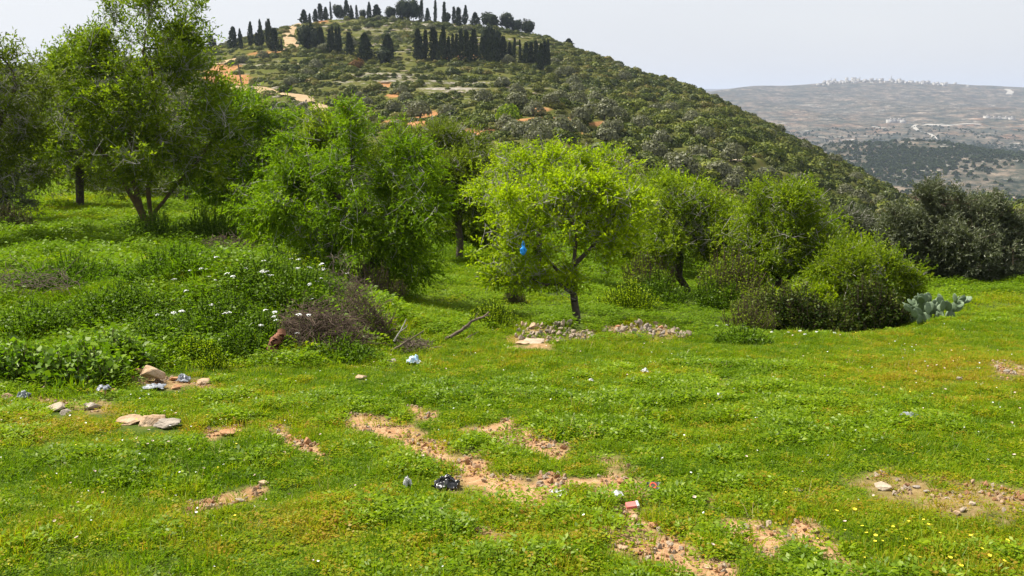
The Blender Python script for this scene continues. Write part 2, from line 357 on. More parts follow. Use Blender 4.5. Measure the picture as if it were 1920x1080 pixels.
def mat_hill():
    m, n = newmat('hillside_ground'); g = N(n, 'ShaderNodeNewGeometry').outputs['Position']
    a = N(n, 'ShaderNodeAttribute', attribute_name='soil').outputs['Fac']
    rk = N(n, 'ShaderNodeAttribute', attribute_name='rock').outputs['Fac']
    veg = ramp(n, [(.25, (.040, .050, .014)), (.42, (.075, .085, .022)), (.56, (.095, .095, .026)), (.68, (.115, .09, .042)), (.85, (.20, .13, .065))], noise(n, .22, 9, .75, g))
    red = ramp(n, [(.3, (.20, .09, .035)), (.6, (.34, .18, .08)), (.8, (.42, .29, .17))], noise(n, .5, 6, .7, g))
    rock = ramp(n, [(.3, (.12, .10, .08)), (.55, (.28, .25, .21)), (.8, (.44, .41, .36))], noise(n, .8, 6, .7, g))
    gg = scaled(n, g, (.16, .3, 2.6))
    brk = noise(n, 1.1, 5, .7, scaled(n, g, (.6, 1, 1.5)))
    rn = mth(n, 'MULTIPLY', mth(n, 'SUBTRACT', mth(n, 'ADD', mth(n, 'ADD', mth(n, 'MULTIPLY', noise(n, .35, 6, .65, gg), .6), mth(n, 'MULTIPLY', brk, .4)), mth(n, 'MULTIPLY', rk, .10)), .585), 12, True)
    c = mixc(n, rn, veg, rock)
    c = mixc(n, a, c, red)
    d = N(n, 'ShaderNodeBsdfDiffuse'); n.links.new(c, d.inputs[0]); out(n, d.outputs[0]); return m
def mat_far():
    m, n = newmat('far_hill_ground'); g = N(n, 'ShaderNodeNewGeometry').outputs['Position']
    z1 = scaled(n, g, (.5, .35, 5)); 
    base = ramp(n, [(.38, (.014, .020, .018)), (.47, (.050, .056, .042)), (.54, (.125, .10, .075)), (.63, (.30, .25, .19))], noise(n, .028, 14, .88, z1))
    red = N(n, 'ShaderNodeAttribute', attribute_name='red').outputs['Fac']
    rn = mth(n, 'MULTIPLY', mth(n, 'MULTIPLY', mth(n, 'SUBTRACT', noise(n, .012, 8, .75, scaled(n, g, (.5, .5, 5))), .50), 7, True), red, True)
    c = mixc(n, rn, base, (.27, .13, .07))
    sc = ramp(n, [(.45, (1, 1, 1)), (.50, (0, 0, 0))], noise(n, .05, 8, .85, scaled(n, g, (1, .6, 2.5))))
    c = mixc(n, mth(n, 'MULTIPLY', sc, .85), c, (.014, .022, .017))
    wn = ramp(n, [(.57, (0, 0, 0)), (.62, (1, 1, 1))], noise(n, .04, 8, .85, scaled(n, g, (.35, .35, 6))))
    c = mixc(n, mth(n, 'MULTIPLY', wn, .6), c, (.48, .44, .38))
    d = N(n, 'ShaderNodeBsdfDiffuse'); n.links.new(c, d.inputs[0]); out(n, d.outputs[0]); return m
def rock_attr(X, Y, Z):
    px, py = proj(X, Y, Z); m = np.zeros_like(px)
    for (cx, cy, rx, ry) in [(470, 122, 90, 14), (500, 170, 60, 12), (760, 50, 260, 16), (850, 85, 220, 18), (740, 150, 120, 20), (900, 165, 140, 16), (560, 150, 70, 14), (1030, 140, 30, 10), (1170, 150, 20, 8), (1900, 405, 40, 20)]:
        m = np.maximum(m, np.exp(-((px - cx) / rx) ** 2 - ((py - cy) / ry) ** 2))
    return m
def red_attr(X, Y, Z):
    px, py = proj(X, Y, Z)
    return np.clip(.12 + .9 * np.exp(-((Y - 980) / 160) ** 2) + .35 * np.exp(-((Y - 2500) / 500) ** 2) + .8 * np.exp(-((px - 1900) / 60) ** 2 - ((py - 225) / 20) ** 2), 0, 1)
fan('ground', -3.9, 80, 560, 1.5, 620, 4.0, mat_ground(), {'dirt': dirt_mask})
fan('hillside', 80, 640, 420, 1.0, 620, 4.0, mat_hill(), {'soil': soil_mask, 'rock': rock_attr})
fan('far_hills', 640, 13500, 420, 1.0, 620, 4.0, mat_far(), {'red': red_attr})

# ------------------------------------------------------------------ scattering with one node group per stuff object
def scatter(name, P, rot, scl, idx, tint, sources, label, cat='plants', kind='stuff', group=None):
    me = bpy.data.meshes.new(name); me.vertices.add(len(P)); me.vertices.foreach_set('co', np.asarray(P, np.float32).ravel())
    for an, tp, av in (('rot', 'FLOAT_VECTOR', rot), ('scl', 'FLOAT_VECTOR', scl), ('pick', 'INT', idx), ('itint', 'FLOAT', tint)):
        a = me.attributes.new(an, tp, 'POINT')
        if tp == 'FLOAT_VECTOR': a.data.foreach_set('vector', np.asarray(av, np.float32).ravel())
        elif tp == 'INT': a.data.foreach_set('value', np.asarray(av, np.int32))
        else: a.data.foreach_set('value', np.asarray(av, np.float32))
    col = bpy.data.collections.new(name + '_sources')
    for k, (sn, sm) in enumerate(sources):
        so_ = bpy.data.objects.new('source_%02d_%s' % (k, sn), sm); col.objects.link(so_)
    g = bpy.data.node_groups.new(name, 'GeometryNodeTree')
    g.interface.new_socket('Geometry', in_out='INPUT', socket_type='NodeSocketGeometry'); g.interface.new_socket('Geometry', in_out='OUTPUT', socket_type='NodeSocketGeometry')
    gi = g.nodes.new('NodeGroupInput'); go = g.nodes.new('NodeGroupOutput'); ip = g.nodes.new('GeometryNodeInstanceOnPoints')
    ci = g.nodes.new('GeometryNodeCollectionInfo'); ci.inputs['Collection'].default_value = col; ci.inputs['Separate Children'].default_value = True
    ip.inputs['Pick Instance'].default_value = True
    def na(nm, tp):
        x = g.nodes.new('GeometryNodeInputNamedAttribute'); x.data_type = tp; x.inputs[0].default_value = nm
        return [s for s in x.outputs if s.enabled and s.name == 'Attribute'][0]
    L = g.links.new
    e2r = g.nodes.new('FunctionNodeEulerToRotation'); L(na('rot', 'FLOAT_VECTOR'), e2r.inputs[0])
    L(gi.outputs[0], ip.inputs['Points']); L(ci.outputs[0], ip.inputs['Instance']); L(na('pick', 'INT'), ip.inputs['Instance Index'])
    L(e2r.outputs[0], ip.inputs['Rotation']); L(na('scl', 'FLOAT_VECTOR'), ip.inputs['Scale']); L(ip.outputs[0], go.inputs[0])
    o = mobj(name, me); md = o.modifiers.new('scatter', 'NODES'); md.node_group = g
    tag(o, label, cat, group, kind); return o

# ------------------------------------------------------------------ leaves, tubes, growth
def nrm(a): return a / (np.linalg.norm(a, axis=1, keepdims=True) + 1e-9)
def leaves(name, P, D, L, W, mat, tint, rng, fold=.25, upbias=.5, upv=None):
    """one folded four-cornered leaf per point"""
    n = len(P); D = nrm(D); up = rng.normal(0, 1, (n, 3)); up[:, 2] += upbias
    if upv is not None: up = upv + up * .35
    S = nrm(np.cross(D, up)); Nn = nrm(np.cross(S, D)); L = np.asarray(L).reshape(-1, 1); W = np.asarray(W).reshape(-1, 1)
    v0 = P; v1 = P + D * L * .45 + S * W * .5 + Nn * W * fold; v2 = P + D * L - Nn * L * .08; v3 = P + D * L * .45 - S * W * .5 + Nn * W * fold
    V = np.stack([v0, v1, v2, v3], 1).reshape(-1, 3); Fc = np.arange(4 * n).reshape(n, 4)
    return npmesh(name, V, Fc, mat, False, {'tint': np.repeat(np.clip(tint, 0, 1), 4)})
def tubes(name, A, B, ra, rb, mat, sides=5):
    n = len(A); D = nrm(B - A); ref = np.where(np.abs(D[:, 2:3]) > .9, np.array([[1., 0, 0]]), np.array([[0, 0, 1.]]))
    S = nrm(np.cross(D, ref)); T = np.cross(D, S); th = np.arange(sides) / sides * 2 * math.pi
    c = np.cos(th)[None, :, None]; s = np.sin(th)[None, :, None]
    ring = S[:, None] * c + T[:, None] * s
    Va = A[:, None] + ring * np.asarray(ra).reshape(-1, 1, 1); Vb = B[:, None] + ring * np.asarray(rb).reshape(-1, 1, 1)
    V = np.concatenate([Va, Vb], 1).reshape(-1, 3); base = (np.arange(n) * 2 * sides)[:, None]; k = np.arange(sides); k1 = (k + 1) % sides
    Fc = np.stack([base + k, base + k1, base + sides + k1, base + sides + k], 2).reshape(-1, 4)
    return npmesh(name, V, Fc, mat, True)
def bez(p0, p1, p2, n):
    t = np.linspace(0, 1, n + 1)[1:, None]; return (1 - t) ** 2 * p0 + 2 * t * (1 - t) * p1 + t * t * p2
def grow(paths, attr, rng, step=.35, jit=.06):
    """skeleton: trunk paths, then each attractor joined to the best node by a bent twig"""
    P = []; par = []
    for path in paths:
        start = 0
        if not P: P.append(np.array(path[0], float)); par.append(-1)
        else: start = int(np.argmin([np.sum((np.array(path[0]) - q) ** 2) for q in P]))
        prev = start
        for a, b in zip(path[:-1], path[1:]):
            a = np.array(a, float); b = np.array(b, float); k = max(2, int(np.linalg.norm(b - a) / step))
            for t in range(1, k + 1):
                q = a + (b - a) * t / k + rng.normal(0, jit * step, 3); P.append(q); par.append(prev); prev = len(P) - 1
    n0 = len(P); P = list(P); arr = np.zeros((n0 + len(attr) * 9, 3)); arr[:n0] = P; cnt = n0
    parr = np.full(len(arr), -1); parr[:n0] = par; dep = np.zeros(len(arr))
    order = np.argsort(np.min(np.linalg.norm(attr[:, None] - arr[None, :n0], axis=2), axis=1) + rng.uniform(0, .3, len(attr)))
    first = max(1, n0 // 2); tips = np.zeros(len(attr), int)
    for ai in order:
        q = attr[ai]; d = np.linalg.norm(arr[:cnt] - q, axis=1) + dep[:cnt] * .35 ; d[:max(2, n0 // 4)] += 10
        j = int(np.argmin(d)); p0 = arr[j]; L = np.linalg.norm(q - p0) + 1e-6
        pd = p0 - arr[parr[j]] if parr[j] >= 0 else np.array([0, 0, 1.]); pd = pd / (np.linalg.norm(pd) + 1e-6)
        k = int(min(8, max(2, L / step))); p1 = p0 + pd * L * .35 + np.array([0, 0, L * .12])
        B = bez(p0, p1, q, k) + rng.normal(0, jit * step, (k, 3)); prev = j
        for b in B:
            arr[cnt] = b; parr[cnt] = prev; dep[cnt] = dep[prev] + L / k; prev = cnt; cnt += 1
        tips[ai] = prev
    arr = arr[:cnt]; parr = parr[:cnt]; w_ = np.zeros(cnt); 
    for t in tips: w_[t] += 1
    for i in range(cnt - 1, 0, -1):
        if w_[i] == 0: w_[i] = .5
        if parr[i] >= 0: w_[parr[i]] += w_[i]
    return arr, parr, w_, tips
def ell_points(ells, n, rng, shell=.55):
    vol = np.array([e[3] * e[4] * e[5] for e in ells]) ** .8; ch = rng.choice(len(ells), n, p=vol / vol.sum())
    d = nrm(rng.normal(0, 1, (n, 3))); r = rng.uniform(shell ** 3, 1, n) ** (1 / 3.); r = np.where(rng.rand(n) < .25, rng.uniform(.2, 1, n), r)
    r *= 1 + .12 * rng.normal(0, 1, n)
    E = np.array(ells)[ch]; P = E[:, :3] + d * r[:, None] * E[:, 3:6]
    K = max(10, n // 9); C = P[:K]; w_ = rng.uniform(.1, 1, K) ** 1.2; w_ /= w_.sum(); own = rng.choice(K, n, p=w_); m = rng.rand(n) < .78
    Q = C[own] + rng.normal(0, .145, (n, 3)) * E[own, 3:6]; return np.where(m[:, None], Q, P)
def make_tree(name, label, cat, px, Y, stems, ells, leaf, lm, wood=M_bark, n_att=320, bare=60, shoots=4, per=9, rbase=.09, droop=0.0,
              group=None, seed=1, py=None, shoot_len=.28, twigm=None, crown_clump=.5, tw=1.0, lk=1.6, lsz=1.3, clear=None):
    """stems: lists of (px,py[,dY]) in photo coordinates at depth Y; ells: (cx,cy,rx,ry[,rz factor, dY])"""
    rng = np.random.RandomState(seed); base = on(px, Y); s = Y / F / .99
    root = empty(name, base, label, cat, group); b = np.array(base)
    def loc(x, y, dy=0): q = pt(x, y, Y + dy); return np.array(q) - b
    paths = []
    for st in stems:
        paths.append([loc(*q) for q in st])
    p00 = paths[0][0].copy(); paths[0][0] = np.array([0, 0, -.15])
    E = []
    for e in ells:
        cx, cy, rx, ry = e[:4]; rz = e[4] if len(e) > 4 else .9; dy = e[5] if len(e) > 5 else 0
        c = loc(cx, cy, dy); E.append((c[0], c[1], c[2], rx * s, rx * s * rz, ry * s))
    A = ell_points(E, n_att, rng); 
    z0 = .25; A[:, 2] = np.maximum(A[:, 2], z0 * .6)
    Bp = ell_points(E, bare, rng, .4) if bare else np.zeros((0, 3))
    arr, parr, w_, tips = grow(paths, np.concatenate([A, Bp]), rng, step=.3 if Y < 22 else .45)
    rad = rbase * .8 * (w_ / w_[0]) ** .56; rad = np.maximum(rad, .0040 * (Y / 16.) * tw)
    e = np.nonzero(parr >= 0)[0]
    thick = rad[e] > .012 * Y / 16.
    mobj('trunk', tubes('trunk', arr[parr[e[thick]]], arr[e[thick]], rad[parr[e[thick]]] if thick.any() else 1, rad[e[thick]], wood, 7), root)
    tw_e = e[~thick]
    # fine bare side twigs
    q = arr[tw_e]; sel = rng.randint(0, len(q), int(len(q) * .9)); o0 = q[sel]; dd = nrm(rng.normal(0, 1, (len(sel), 3)) + np.array([0, 0, .3])) * rng.uniform(.12, .4, (len(sel), 1)) * (Y / 20.)
    o1 = o0 + dd
    Aall = np.concatenate([arr[parr[tw_e]], o0]); Ball = np.concatenate([q, o1])
    r1 = np.concatenate([rad[tw_e], np.full(len(sel), .0034 * Y / 16. * tw)]); 
    mobj('twigs', tubes('twigs', Aall, Ball, r1, r1 * .8, twigm or M_twig, 3), root)
    # leafy shoots
    tp = arr[tips[:n_att]]; cen = np.mean(A, 0)
    extra = arr[rng.choice(tw_e, n_att // 2)]; tp = np.concatenate([tp, extra])
    shoots = int(round(shoots * lk)); nS = len(tp) * shoots; o = np.repeat(tp, shoots, 0) + rng.normal(0, .05 * Y / 16., (nS, 3))
    od = nrm(o - cen) * .7 + rng.normal(0, .75, (nS, 3)); od[:, 2] += .35 - droop; od = nrm(od)
    sl = shoot_len * rng.uniform(.5, 1.2, nS)
    t = np.tile(np.linspace(.1, 1, per), nS); od_r = np.repeat(od, per, 0); sl_r = np.repeat(sl, per)
    P = np.repeat(o, per, 0) + od_r * (t * sl_r)[:, None]; P[:, 2] -= droop * .35 * (t * sl_r) ** 1.0
    D = od_r * .7 + rng.normal(0, .6, P.shape); D[:, 2] -= droop * .7
    okl = np.ones(len(P), bool) if clear is None else P[:, 2] > pt(px, clear, Y)[2] - b[2] + rng.normal(0, .06, len(P))
    tint_c = np.repeat(np.repeat(rng.uniform(.05, .55, len(tp)), shoots) + rng.uniform(0, .2, nS), per)
    hz = (P[:, 2] - P[:, 2].min()) / (np.ptp(P[:, 2]) + 1e-6)
    tint = tint_c + .22 * t + rng.normal(0, .12, len(P))
    Lf = lsz * leaf[0] * rng.uniform(.7, 1.25, len(P)); Wf = lsz * leaf[1] * rng.uniform(.7, 1.25, len(P))
    mobj('crown', leaves('crown', P[okl], D[okl], Lf[okl], Wf[okl], lm, tint[okl], rng, .25, .9), root)
    return root

# grass and weed tufts (shared by the scattered meadow)
def blade_tuft(name, n, h, spread, wdt, mat, seed, lean=.5):
    rng = np.random.RandomState(seed); V = []; Fc = []; tn = []
    a = rng.uniform(0, 6.28, n); r = spread * np.sqrt(rng.rand(n)); hh = h * rng.uniform(.5, 1.15, n)
    P = np.stack([r * np.cos(a), r * np.sin(a), np.full(n, -.012)], 1)
    la = a + rng.normal(0, .8, n); ln = lean * rng.uniform(.2, 1, n) * hh; ld = np.stack([np.cos(la), np.sin(la), 0 * la], 1)
    sa = rng.uniform(0, 6.28, n); S = np.stack([np.cos(sa), np.sin(sa), 0 * sa], 1) * wdt * rng.uniform(.7, 1.3, (n, 1)) * .5
    M1 = P + ld * (ln * .35)[:, None] + np.array([0, 0, 1.]) * (hh * .6)[:, None]; T = P + ld * ln[:, None] + np.array([0, 0, 1.]) * hh[:, None]
    V = np.stack([P - S, P + S, M1 + S * .8, M1 - S * .8, T + S * .12, T - S * .12], 1).reshape(-1, 3); b = (np.arange(n) * 6)[:, None]
    Fc = np.concatenate([b + np.array([[0, 1, 2, 3]]), b + np.array([[3, 2, 4, 5]])])
    return npmesh(name, V, Fc, mat, False, {'tint': np.repeat(rng.rand(n), 6)})
def herb_tuft(name, n, h, spread, ls, mat, seed, wr=.8, up=1.0):
    rng = np.random.RandomState(seed); a = rng.uniform(0, 6.28, n); r = spread * np.sqrt(rng.rand(n))
    z = h * (1 - .6 * (r / spread) ** 2) * rng.uniform(.3, 1.1, n); P = np.stack([r * np.cos(a), r * np.sin(a), z], 1)
    D = np.stack([np.cos(a), np.sin(a), 0 * a], 1) + rng.normal(0, .6, (n, 3)); D[:, 2] = np.abs(D[:, 2]) * .5 * up
    L = ls * rng.uniform(.6, 1.3, n)
    return leaves(name, P, D, L, L * wr, mat, rng.rand(n), rng, .15, 2.5)
tuft_src = [('grass_tuft', blade_tuft('grass_tuft', 26, .060, .058, .0055, M_grass, 1)),
            ('grass_tuft', blade_tuft('grass_tuft', 22, .085, .065, .006, M_grass, 2, .8)),
            ('grass_tuft', blade_tuft('grass_tuft', 30, .040, .062, .0055, M_grass, 3, 1.0)),
            ('herb_tuft', herb_tuft('herb_tuft', 46, .042, .066, .014, M_grass, 4)),
            ('herb_tuft', herb_tuft('herb_tuft', 40, .055, .066, .018, M_grass, 5)),
            ('weed_tuft', herb_tuft('weed_tuft', 44, .075, .08, .026, M_weed, 6, .5)),
            ('weed_tuft', herb_tuft('weed_tuft', 46, .065, .08, .022, M_weed, 7, .45, 2)),
            ('dry_stalk', blade_tuft('dry_stalk', 5, .13, .04, .0035, M_straw, 8, .5)), ('seed_grass', blade_tuft('seed_grass', 12, .11, .05, .005, M_grass, 9, .45))]
def meadow_points(n, y0, y1, umax, rng, pw=1.0):
    Y = (rng.uniform(y0 ** (pw + 1), y1 ** (pw + 1), n)) ** (1 / (pw + 1)); X = rng.uniform(-umax, umax, n) * (Y + 1.5); return X, Y
rg = np.random.RandomState(11)
def meadow():
    X, Y = meadow_points(155000, 2.2, 17.5, .66, rg, .8); Z = H(X, Y)
    dm = dirt_mask(X, Y, Z, 6.0); px, py = proj(X, Y, Z)
    keep = rg.rand(len(X)) > np.minimum(dm * 1.5, .95)
    for (cx, cy, cw, ch) in CLEAR: keep &= ~((np.abs(px - cx) < cw * .47) & (py > cy - 2) & (py < cy + ch * .5 + np.interp(cy, [600, 1080], [6, 24])))
    X, Y, Z, px, py, dm = [q[keep] for q in (X, Y, Z, px, py, dm)]
    n1 = fbm(X / 1.3, Y / 1.3, 81, 3); n2 = fbm(X / .35, Y / .35, 82, 3); n3 = fbm(X / 2.6, Y / 2.6, 83, 2)
    # dry yellowish zones seen in the photo
    dry = .9 * np.exp(-((px - 1800) / 230) ** 2 - ((py - 700) / 60) ** 2) + .9 * np.exp(-((px - 1780) / 260) ** 2 - ((py - 930) / 50) ** 2) + .7 * np.exp(-((px - 560) / 220) ** 2 - ((py - 990) / 60) ** 2) \
        + .6 * np.exp(-((px - 60) / 120) ** 2 - ((py - 800) / 40) ** 2) + .5 * np.exp(-((px - 960) / 120) ** 2 - ((py - 990) / 70) ** 2)
    lush = .9 * np.exp(-((px - 900) / 230) ** 2 - ((py - 745) / 25) ** 2) + .8 * np.exp(-((px - 230) / 200) ** 2 - ((py - 900) / 40) ** 2) + .7 * np.exp(-((px - 460) / 110) ** 2 - ((py - 870) / 45) ** 2) \
        + .8 * np.exp(-((px - 1150) / 110) ** 2 - ((py - 790) / 30) ** 2) + .6 * np.exp(-((px - 1500) / 130) ** 2 - ((py - 830) / 30) ** 2) + .7 * np.exp(-((px - 820) / 120) ** 2 - ((py - 990) / 50) ** 2)
    n4 = fbm(X / .12, Y / .12, 84, 2); tint = .45 + (n1 - .5) * .75 + np.where(n4 > .64, .30, 0) - np.where(n4 < .34, .12, 0) + dry * .42 - lush * .22 + (n2 - .5) * .55 + rg.normal(0, .18, len(X)) + dm * .25
    isweed = (n2 + lush * .22 - dry * .2 + (n3 - .5) * .5 + rg.normal(0, .06, len(X))) > .70
    isherb = (~isweed) & (rg.rand(len(X)) < .5 + (n3 - .5))
    idx = np.where(isweed, 5 + rg.randint(0, 2, len(X)), np.where(isherb, 3 + rg.randint(0, 2, len(X)), rg.randint(0, 3, len(X))))
    rr_ = rg.rand(len(X)); idx = np.where(rr_ < .003, 7, np.where(rr_ < .02, 8, idx))
    tall = 0.75 + lush * .5 - dry * .35 + (n2 - .5) * 1.1 + (n3 - .5) * .5
    sc = np.clip(tall, .3, 2.0) * rg.uniform(.45, 1.45, len(X)) * (.75 + .5 * n4); wscale = 1.0 + .02 * Y
    S = np.stack([wscale * (sc * .4 + .65)] * 2 + [sc], 1)
    rot = np.stack([rg.normal(0, .12, len(X)), rg.normal(0, .12, len(X)), rg.uniform(0, 6.28, len(X))], 1)
    scatter('meadow_grass', np.stack([X, Y, Z], 1), rot, S, idx, np.clip(tint, 0, 1), tuft_src, 'short sunlit green grass and clover covering the foreground meadow', 'grass')
    print('meadow', len(X))
field_src = [('tall_grass', blade_tuft('tall_grass', 34, .16, .20, .014, M_grass, 21)), ('tall_grass', blade_tuft('tall_grass', 34, .22, .22, .016, M_grass, 22, .8)),
             ('tall_herb', herb_tuft('tall_herb', 60, .17, .22, .055, M_grass, 23)), ('tall_weed', herb_tuft('tall_weed', 60, .26, .22, .065, M_weed, 24, .5)), ('tall_weed', herb_tuft('tall_weed', 70, .20, .22, .05, M_weed, 25, .45, 2))]
def field():
    X, Y = meadow_points(60000, 9.0, 62, .70, rg, .15); Z = H(X, Y); px, py = proj(X, Y, Z)
    edge = np.interp(px, [-200, 0, 200, 260, 700, 760, 900, 960, 1300, 1420, 1600, 1700, 1730, 1920, 2200], [752, 750, 745, 690, 688, 655, 645, 640, 638, 636, 624, 602, 598, 596, 592])
    n1 = fbm(X / 2.2, Y / 2.2, 91, 3); n2 = fbm(X / .8, Y / .8, 92, 3)
    keep = (py < edge + (n2 - .5) * 12) & (dirt_mask(X, Y, Z) < .35)
    for (cx, cy, cw, ch) in CLEAR: keep &= ~((np.abs(px - cx) < cw * .5 + 6) & (py > cy - 2) & (py < cy + ch * .5 + 9))
    X, Y, Z, px, py, n1, n2, edge = [q[keep] for q in (X, Y, Z, px, py, n1, n2, edge)]
    m = len(X)
    bright = np.exp(-((px - 200) / 200) ** 2 - ((py - 380) / 45) ** 2) + .8 * np.exp(-((px - 850) / 120) ** 2 - ((py - 590) / 60) ** 2) + np.exp(-((px - 1900) / 150) ** 2 - ((py - 570) / 25) ** 2)
    tint = .42 + (n1 - .5) * .6 + bright * .25 + (n2 - .5) * .3 + rg.normal(0, .08, m)
    isweed = (n2 - bright * .12 + rg.normal(0, .06, m)) > .56
    idx = np.where(isweed, 3 + rg.randint(0, 2, m), rg.randint(0, 3, m))
    sc = np.clip(.8 + (n2 - .5) * 1.6 + (n1 - .5) * .8 - bright * .3, .3, 2.0) * rg.uniform(.7, 1.3, m) * np.where(py > edge - 12, .6, 1.0) * (1 - .55 * sstep(700, 780, px) * sstep(480, 540, py) * (1 - sstep(1690, 1740, px) * .3))
    sw = (.75 + Y / 45.); S = np.stack([sw * (.6 + sc * .4)] * 2 + [sc], 1)
    rot = np.stack([rg.normal(0, .12, m), rg.normal(0, .12, m), rg.uniform(0, 6.28, m)], 1)
    scatter('rough_grass', np.stack([X, Y, Z], 1), rot, S, idx, np.clip(tint, 0, 1), field_src, 'taller rough grass and weeds growing around and under the trees', 'grass')
    print('field', m)

# ------------------------------------------------------------------ trees near the meadow
T = make_tree
T('almond_tree', 'big almond tree on the left with several trunks and sunlit top leaves', 'tree', 281, 27,
  [[(281, 437), (283, 400), (278, 350), (300, 270), (290, 180), (270, 90)], [(281, 437), (262, 395), (225, 330), (170, 260), (110, 200)], [(281, 430), (290, 395), (322, 360), (370, 300), (420, 230)], [(262, 395), (250, 330), (240, 240), (230, 130)]],
  [(270, 60, 95, 62, .9), (160, 90, 75, 50, .9), (265, 180, 150, 90, .9), (330, 90, 75, 75, .8), (130, 190, 95, 70, .9), (250, 285, 175, 70, .9), (400, 250, 85, 100, .8), (110, 270, 60, 60), (300, 5, 60, 25), (250, 120, 130, 70, .8)],
  (.085, .034), M_almond, wood=M_bark_moss, n_att=780, bare=420, shoots=4, per=8, rbase=.17, seed=101, shoot_len=.42, clear=352, lk=1.4)
T('bare_tree', 'grey half bare tree with bright leaf tips at the left edge of the photo', 'tree', -40, 24,
  [[(-40, 440), (-30, 350), (-10, 250), (30, 160)], [(-40, 420), (-60, 300), (-90, 200)]],
  [(10, 130, 90, 55), (-60, 200, 120, 100), (60, 210, 75, 70), (0, 300, 80, 60), (45, 100, 40, 25)],
  (.075, .03), M_dull, n_att=360, bare=260, shoots=3, per=7, rbase=.14, seed=102, shoot_len=.4)
T('dark_tree', 'dark shaded olive tree low at the left edge behind the half bare tree', 'tree', 10, 31,
  [[(5, 405), (0, 350), (-10, 250)]], [(5, 270, 75, 110), (-60, 280, 90, 120), (15, 365, 55, 45), (50, 230, 50, 60)],
  (.085, .022), M_olive, n_att=420, bare=80, shoots=4, per=9, rbase=.2, seed=103, shoot_len=.35)
T('grey_tree', 'grey green tree standing behind the big almond tree on its left', 'tree', 150, 36,
  [[(150, 372), (150, 320), (140, 250)]], [(90, 240, 90, 90), (180, 260, 100, 85), (60, 310, 40, 40)],
  (.10, .032), M_dull, n_att=380, bare=160, shoots=4, per=8, rbase=.18, seed=104, shoot_len=.5)
T('leafy_tree', 'tall bright green leafy tree directly right of the big almond tree', 'tree', 455, 30,
  [[(455, 425), (452, 380), (448, 320), (450, 240)]], [(450, 230, 90, 65), (500, 260, 75, 75), (400, 300, 70, 80), (470, 330, 100, 65), (420, 200, 55, 40)],
  (.085, .03), M_bright, n_att=460, bare=120, shoots=4, per=9, rbase=.16, seed=105, droop=.2, shoot_len=.42)
T('leaning_tree', 'dense vivid green tree in the centre left with drooping foliage and a leaning trunk', 'tree', 655, 18.5,
  [[(655, 535), (690, 500), (715, 470), (690, 400), (660, 320), (655, 240)], [(715, 470), (750, 420), (760, 350)], [(690, 400), (600, 350), (540, 340)]],
  [(665, 245, 62, 62), (590, 290, 90, 55), (745, 330, 75, 65), (560, 370, 110, 60), (660, 360, 140, 80), (720, 450, 110, 75), (590, 440, 120, 55), (740, 510, 75, 45), (500, 420, 45, 40), (785, 420, 45, 50)],
  (.062, .018), M_bright, n_att=760, bare=70, shoots=4, per=11, rbase=.11, seed=106, droop=.55, shoot_len=.36)
T('young_tree', 'grey and green tree behind the leaning tree, below the brown olive plot', 'tree', 815, 36,
  [[(815, 440), (818, 380), (830, 320), (840, 280)]], [(845, 265, 55, 40), (800, 300, 70, 45), (870, 300, 45, 50), (760, 275, 40, 35)],
  (.09, .028), M_dull, n_att=300, bare=200, shoots=4, per=8, rbase=.13, seed=107, shoot_len=.42)
T('green_bush', 'rounded dark green bushy tree right of the leaning tree', 'bush', 845, 32,
  [[(845, 435), (845, 400), (840, 370)]], [(850, 370, 50, 45), (815, 390, 35, 35), (865, 350, 30, 25)],
  (.07, .026), M_bright, n_att=240, bare=20, shoots=4, per=9, rbase=.08, seed=108, droop=.2)
T('almond_tree', 'yellow green tree on a single dark trunk behind the central rubble', 'tree', 1083, 16.4,
  [[(1083, 614), (1079, 580), (1076, 550), (1080, 500), (1078, 440), (1060, 385)], [(1078, 550), (1040, 500), (980, 450), (940, 430)], [(1090, 500), (1130, 440), (1160, 390)], [(1078, 545), (1020, 530), (960, 510)]],
  [(975, 400, 80, 52), (1060, 375, 85, 42), (1140, 375, 70, 42), (960, 470, 72, 50), (1050, 440, 85, 50), (1160, 450, 55, 55), (1010, 530, 80, 30), (1090, 360, 55, 20), (930, 510, 40, 30), (1050, 515, 40, 18)],
  (.052, .026), M_yellow, n_att=560, bare=330, shoots=4, per=8, rbase=.08, seed=109, shoot_len=.24, clear=545, lk=1.0)
T('almond_tree', 'pale yellow green almond tree with bare grey twigs behind the central almond tree', 'tree', 1010, 24,
  [[(1010, 500), (1010, 430), (1000, 350)], [(1010, 430), (1060, 350)]], [(960, 312, 55, 34), (1040, 308, 75, 36), (1000, 350, 100, 40), (1110, 330, 70, 50)],
  (.062, .028), M_yellow, n_att=330, bare=330, shoots=3, per=8, rbase=.1, seed=110, shoot_len=.3)
T('crooked_tree', 'bushy green tree on a thin crooked dark trunk, right of the central almond tree', 'tree', 1293, 22.5,
  [[(1293, 552), (1275, 515), (1270, 460), (1285, 420), (1290, 380)], [(1270, 460), (1240, 420)], [(1272, 465), (1330, 410)]],
  [(1290, 385, 70, 42), (1240, 415, 55, 50), (1340, 420, 55, 55), (1300, 450, 95, 45), (1220, 470, 40, 40), (1370, 480, 50, 50)],
  (.06, .020), M_almond, n_att=430, bare=200, shoots=4, per=9, rbase=.10, seed=111, shoot_len=.32, clear=500)
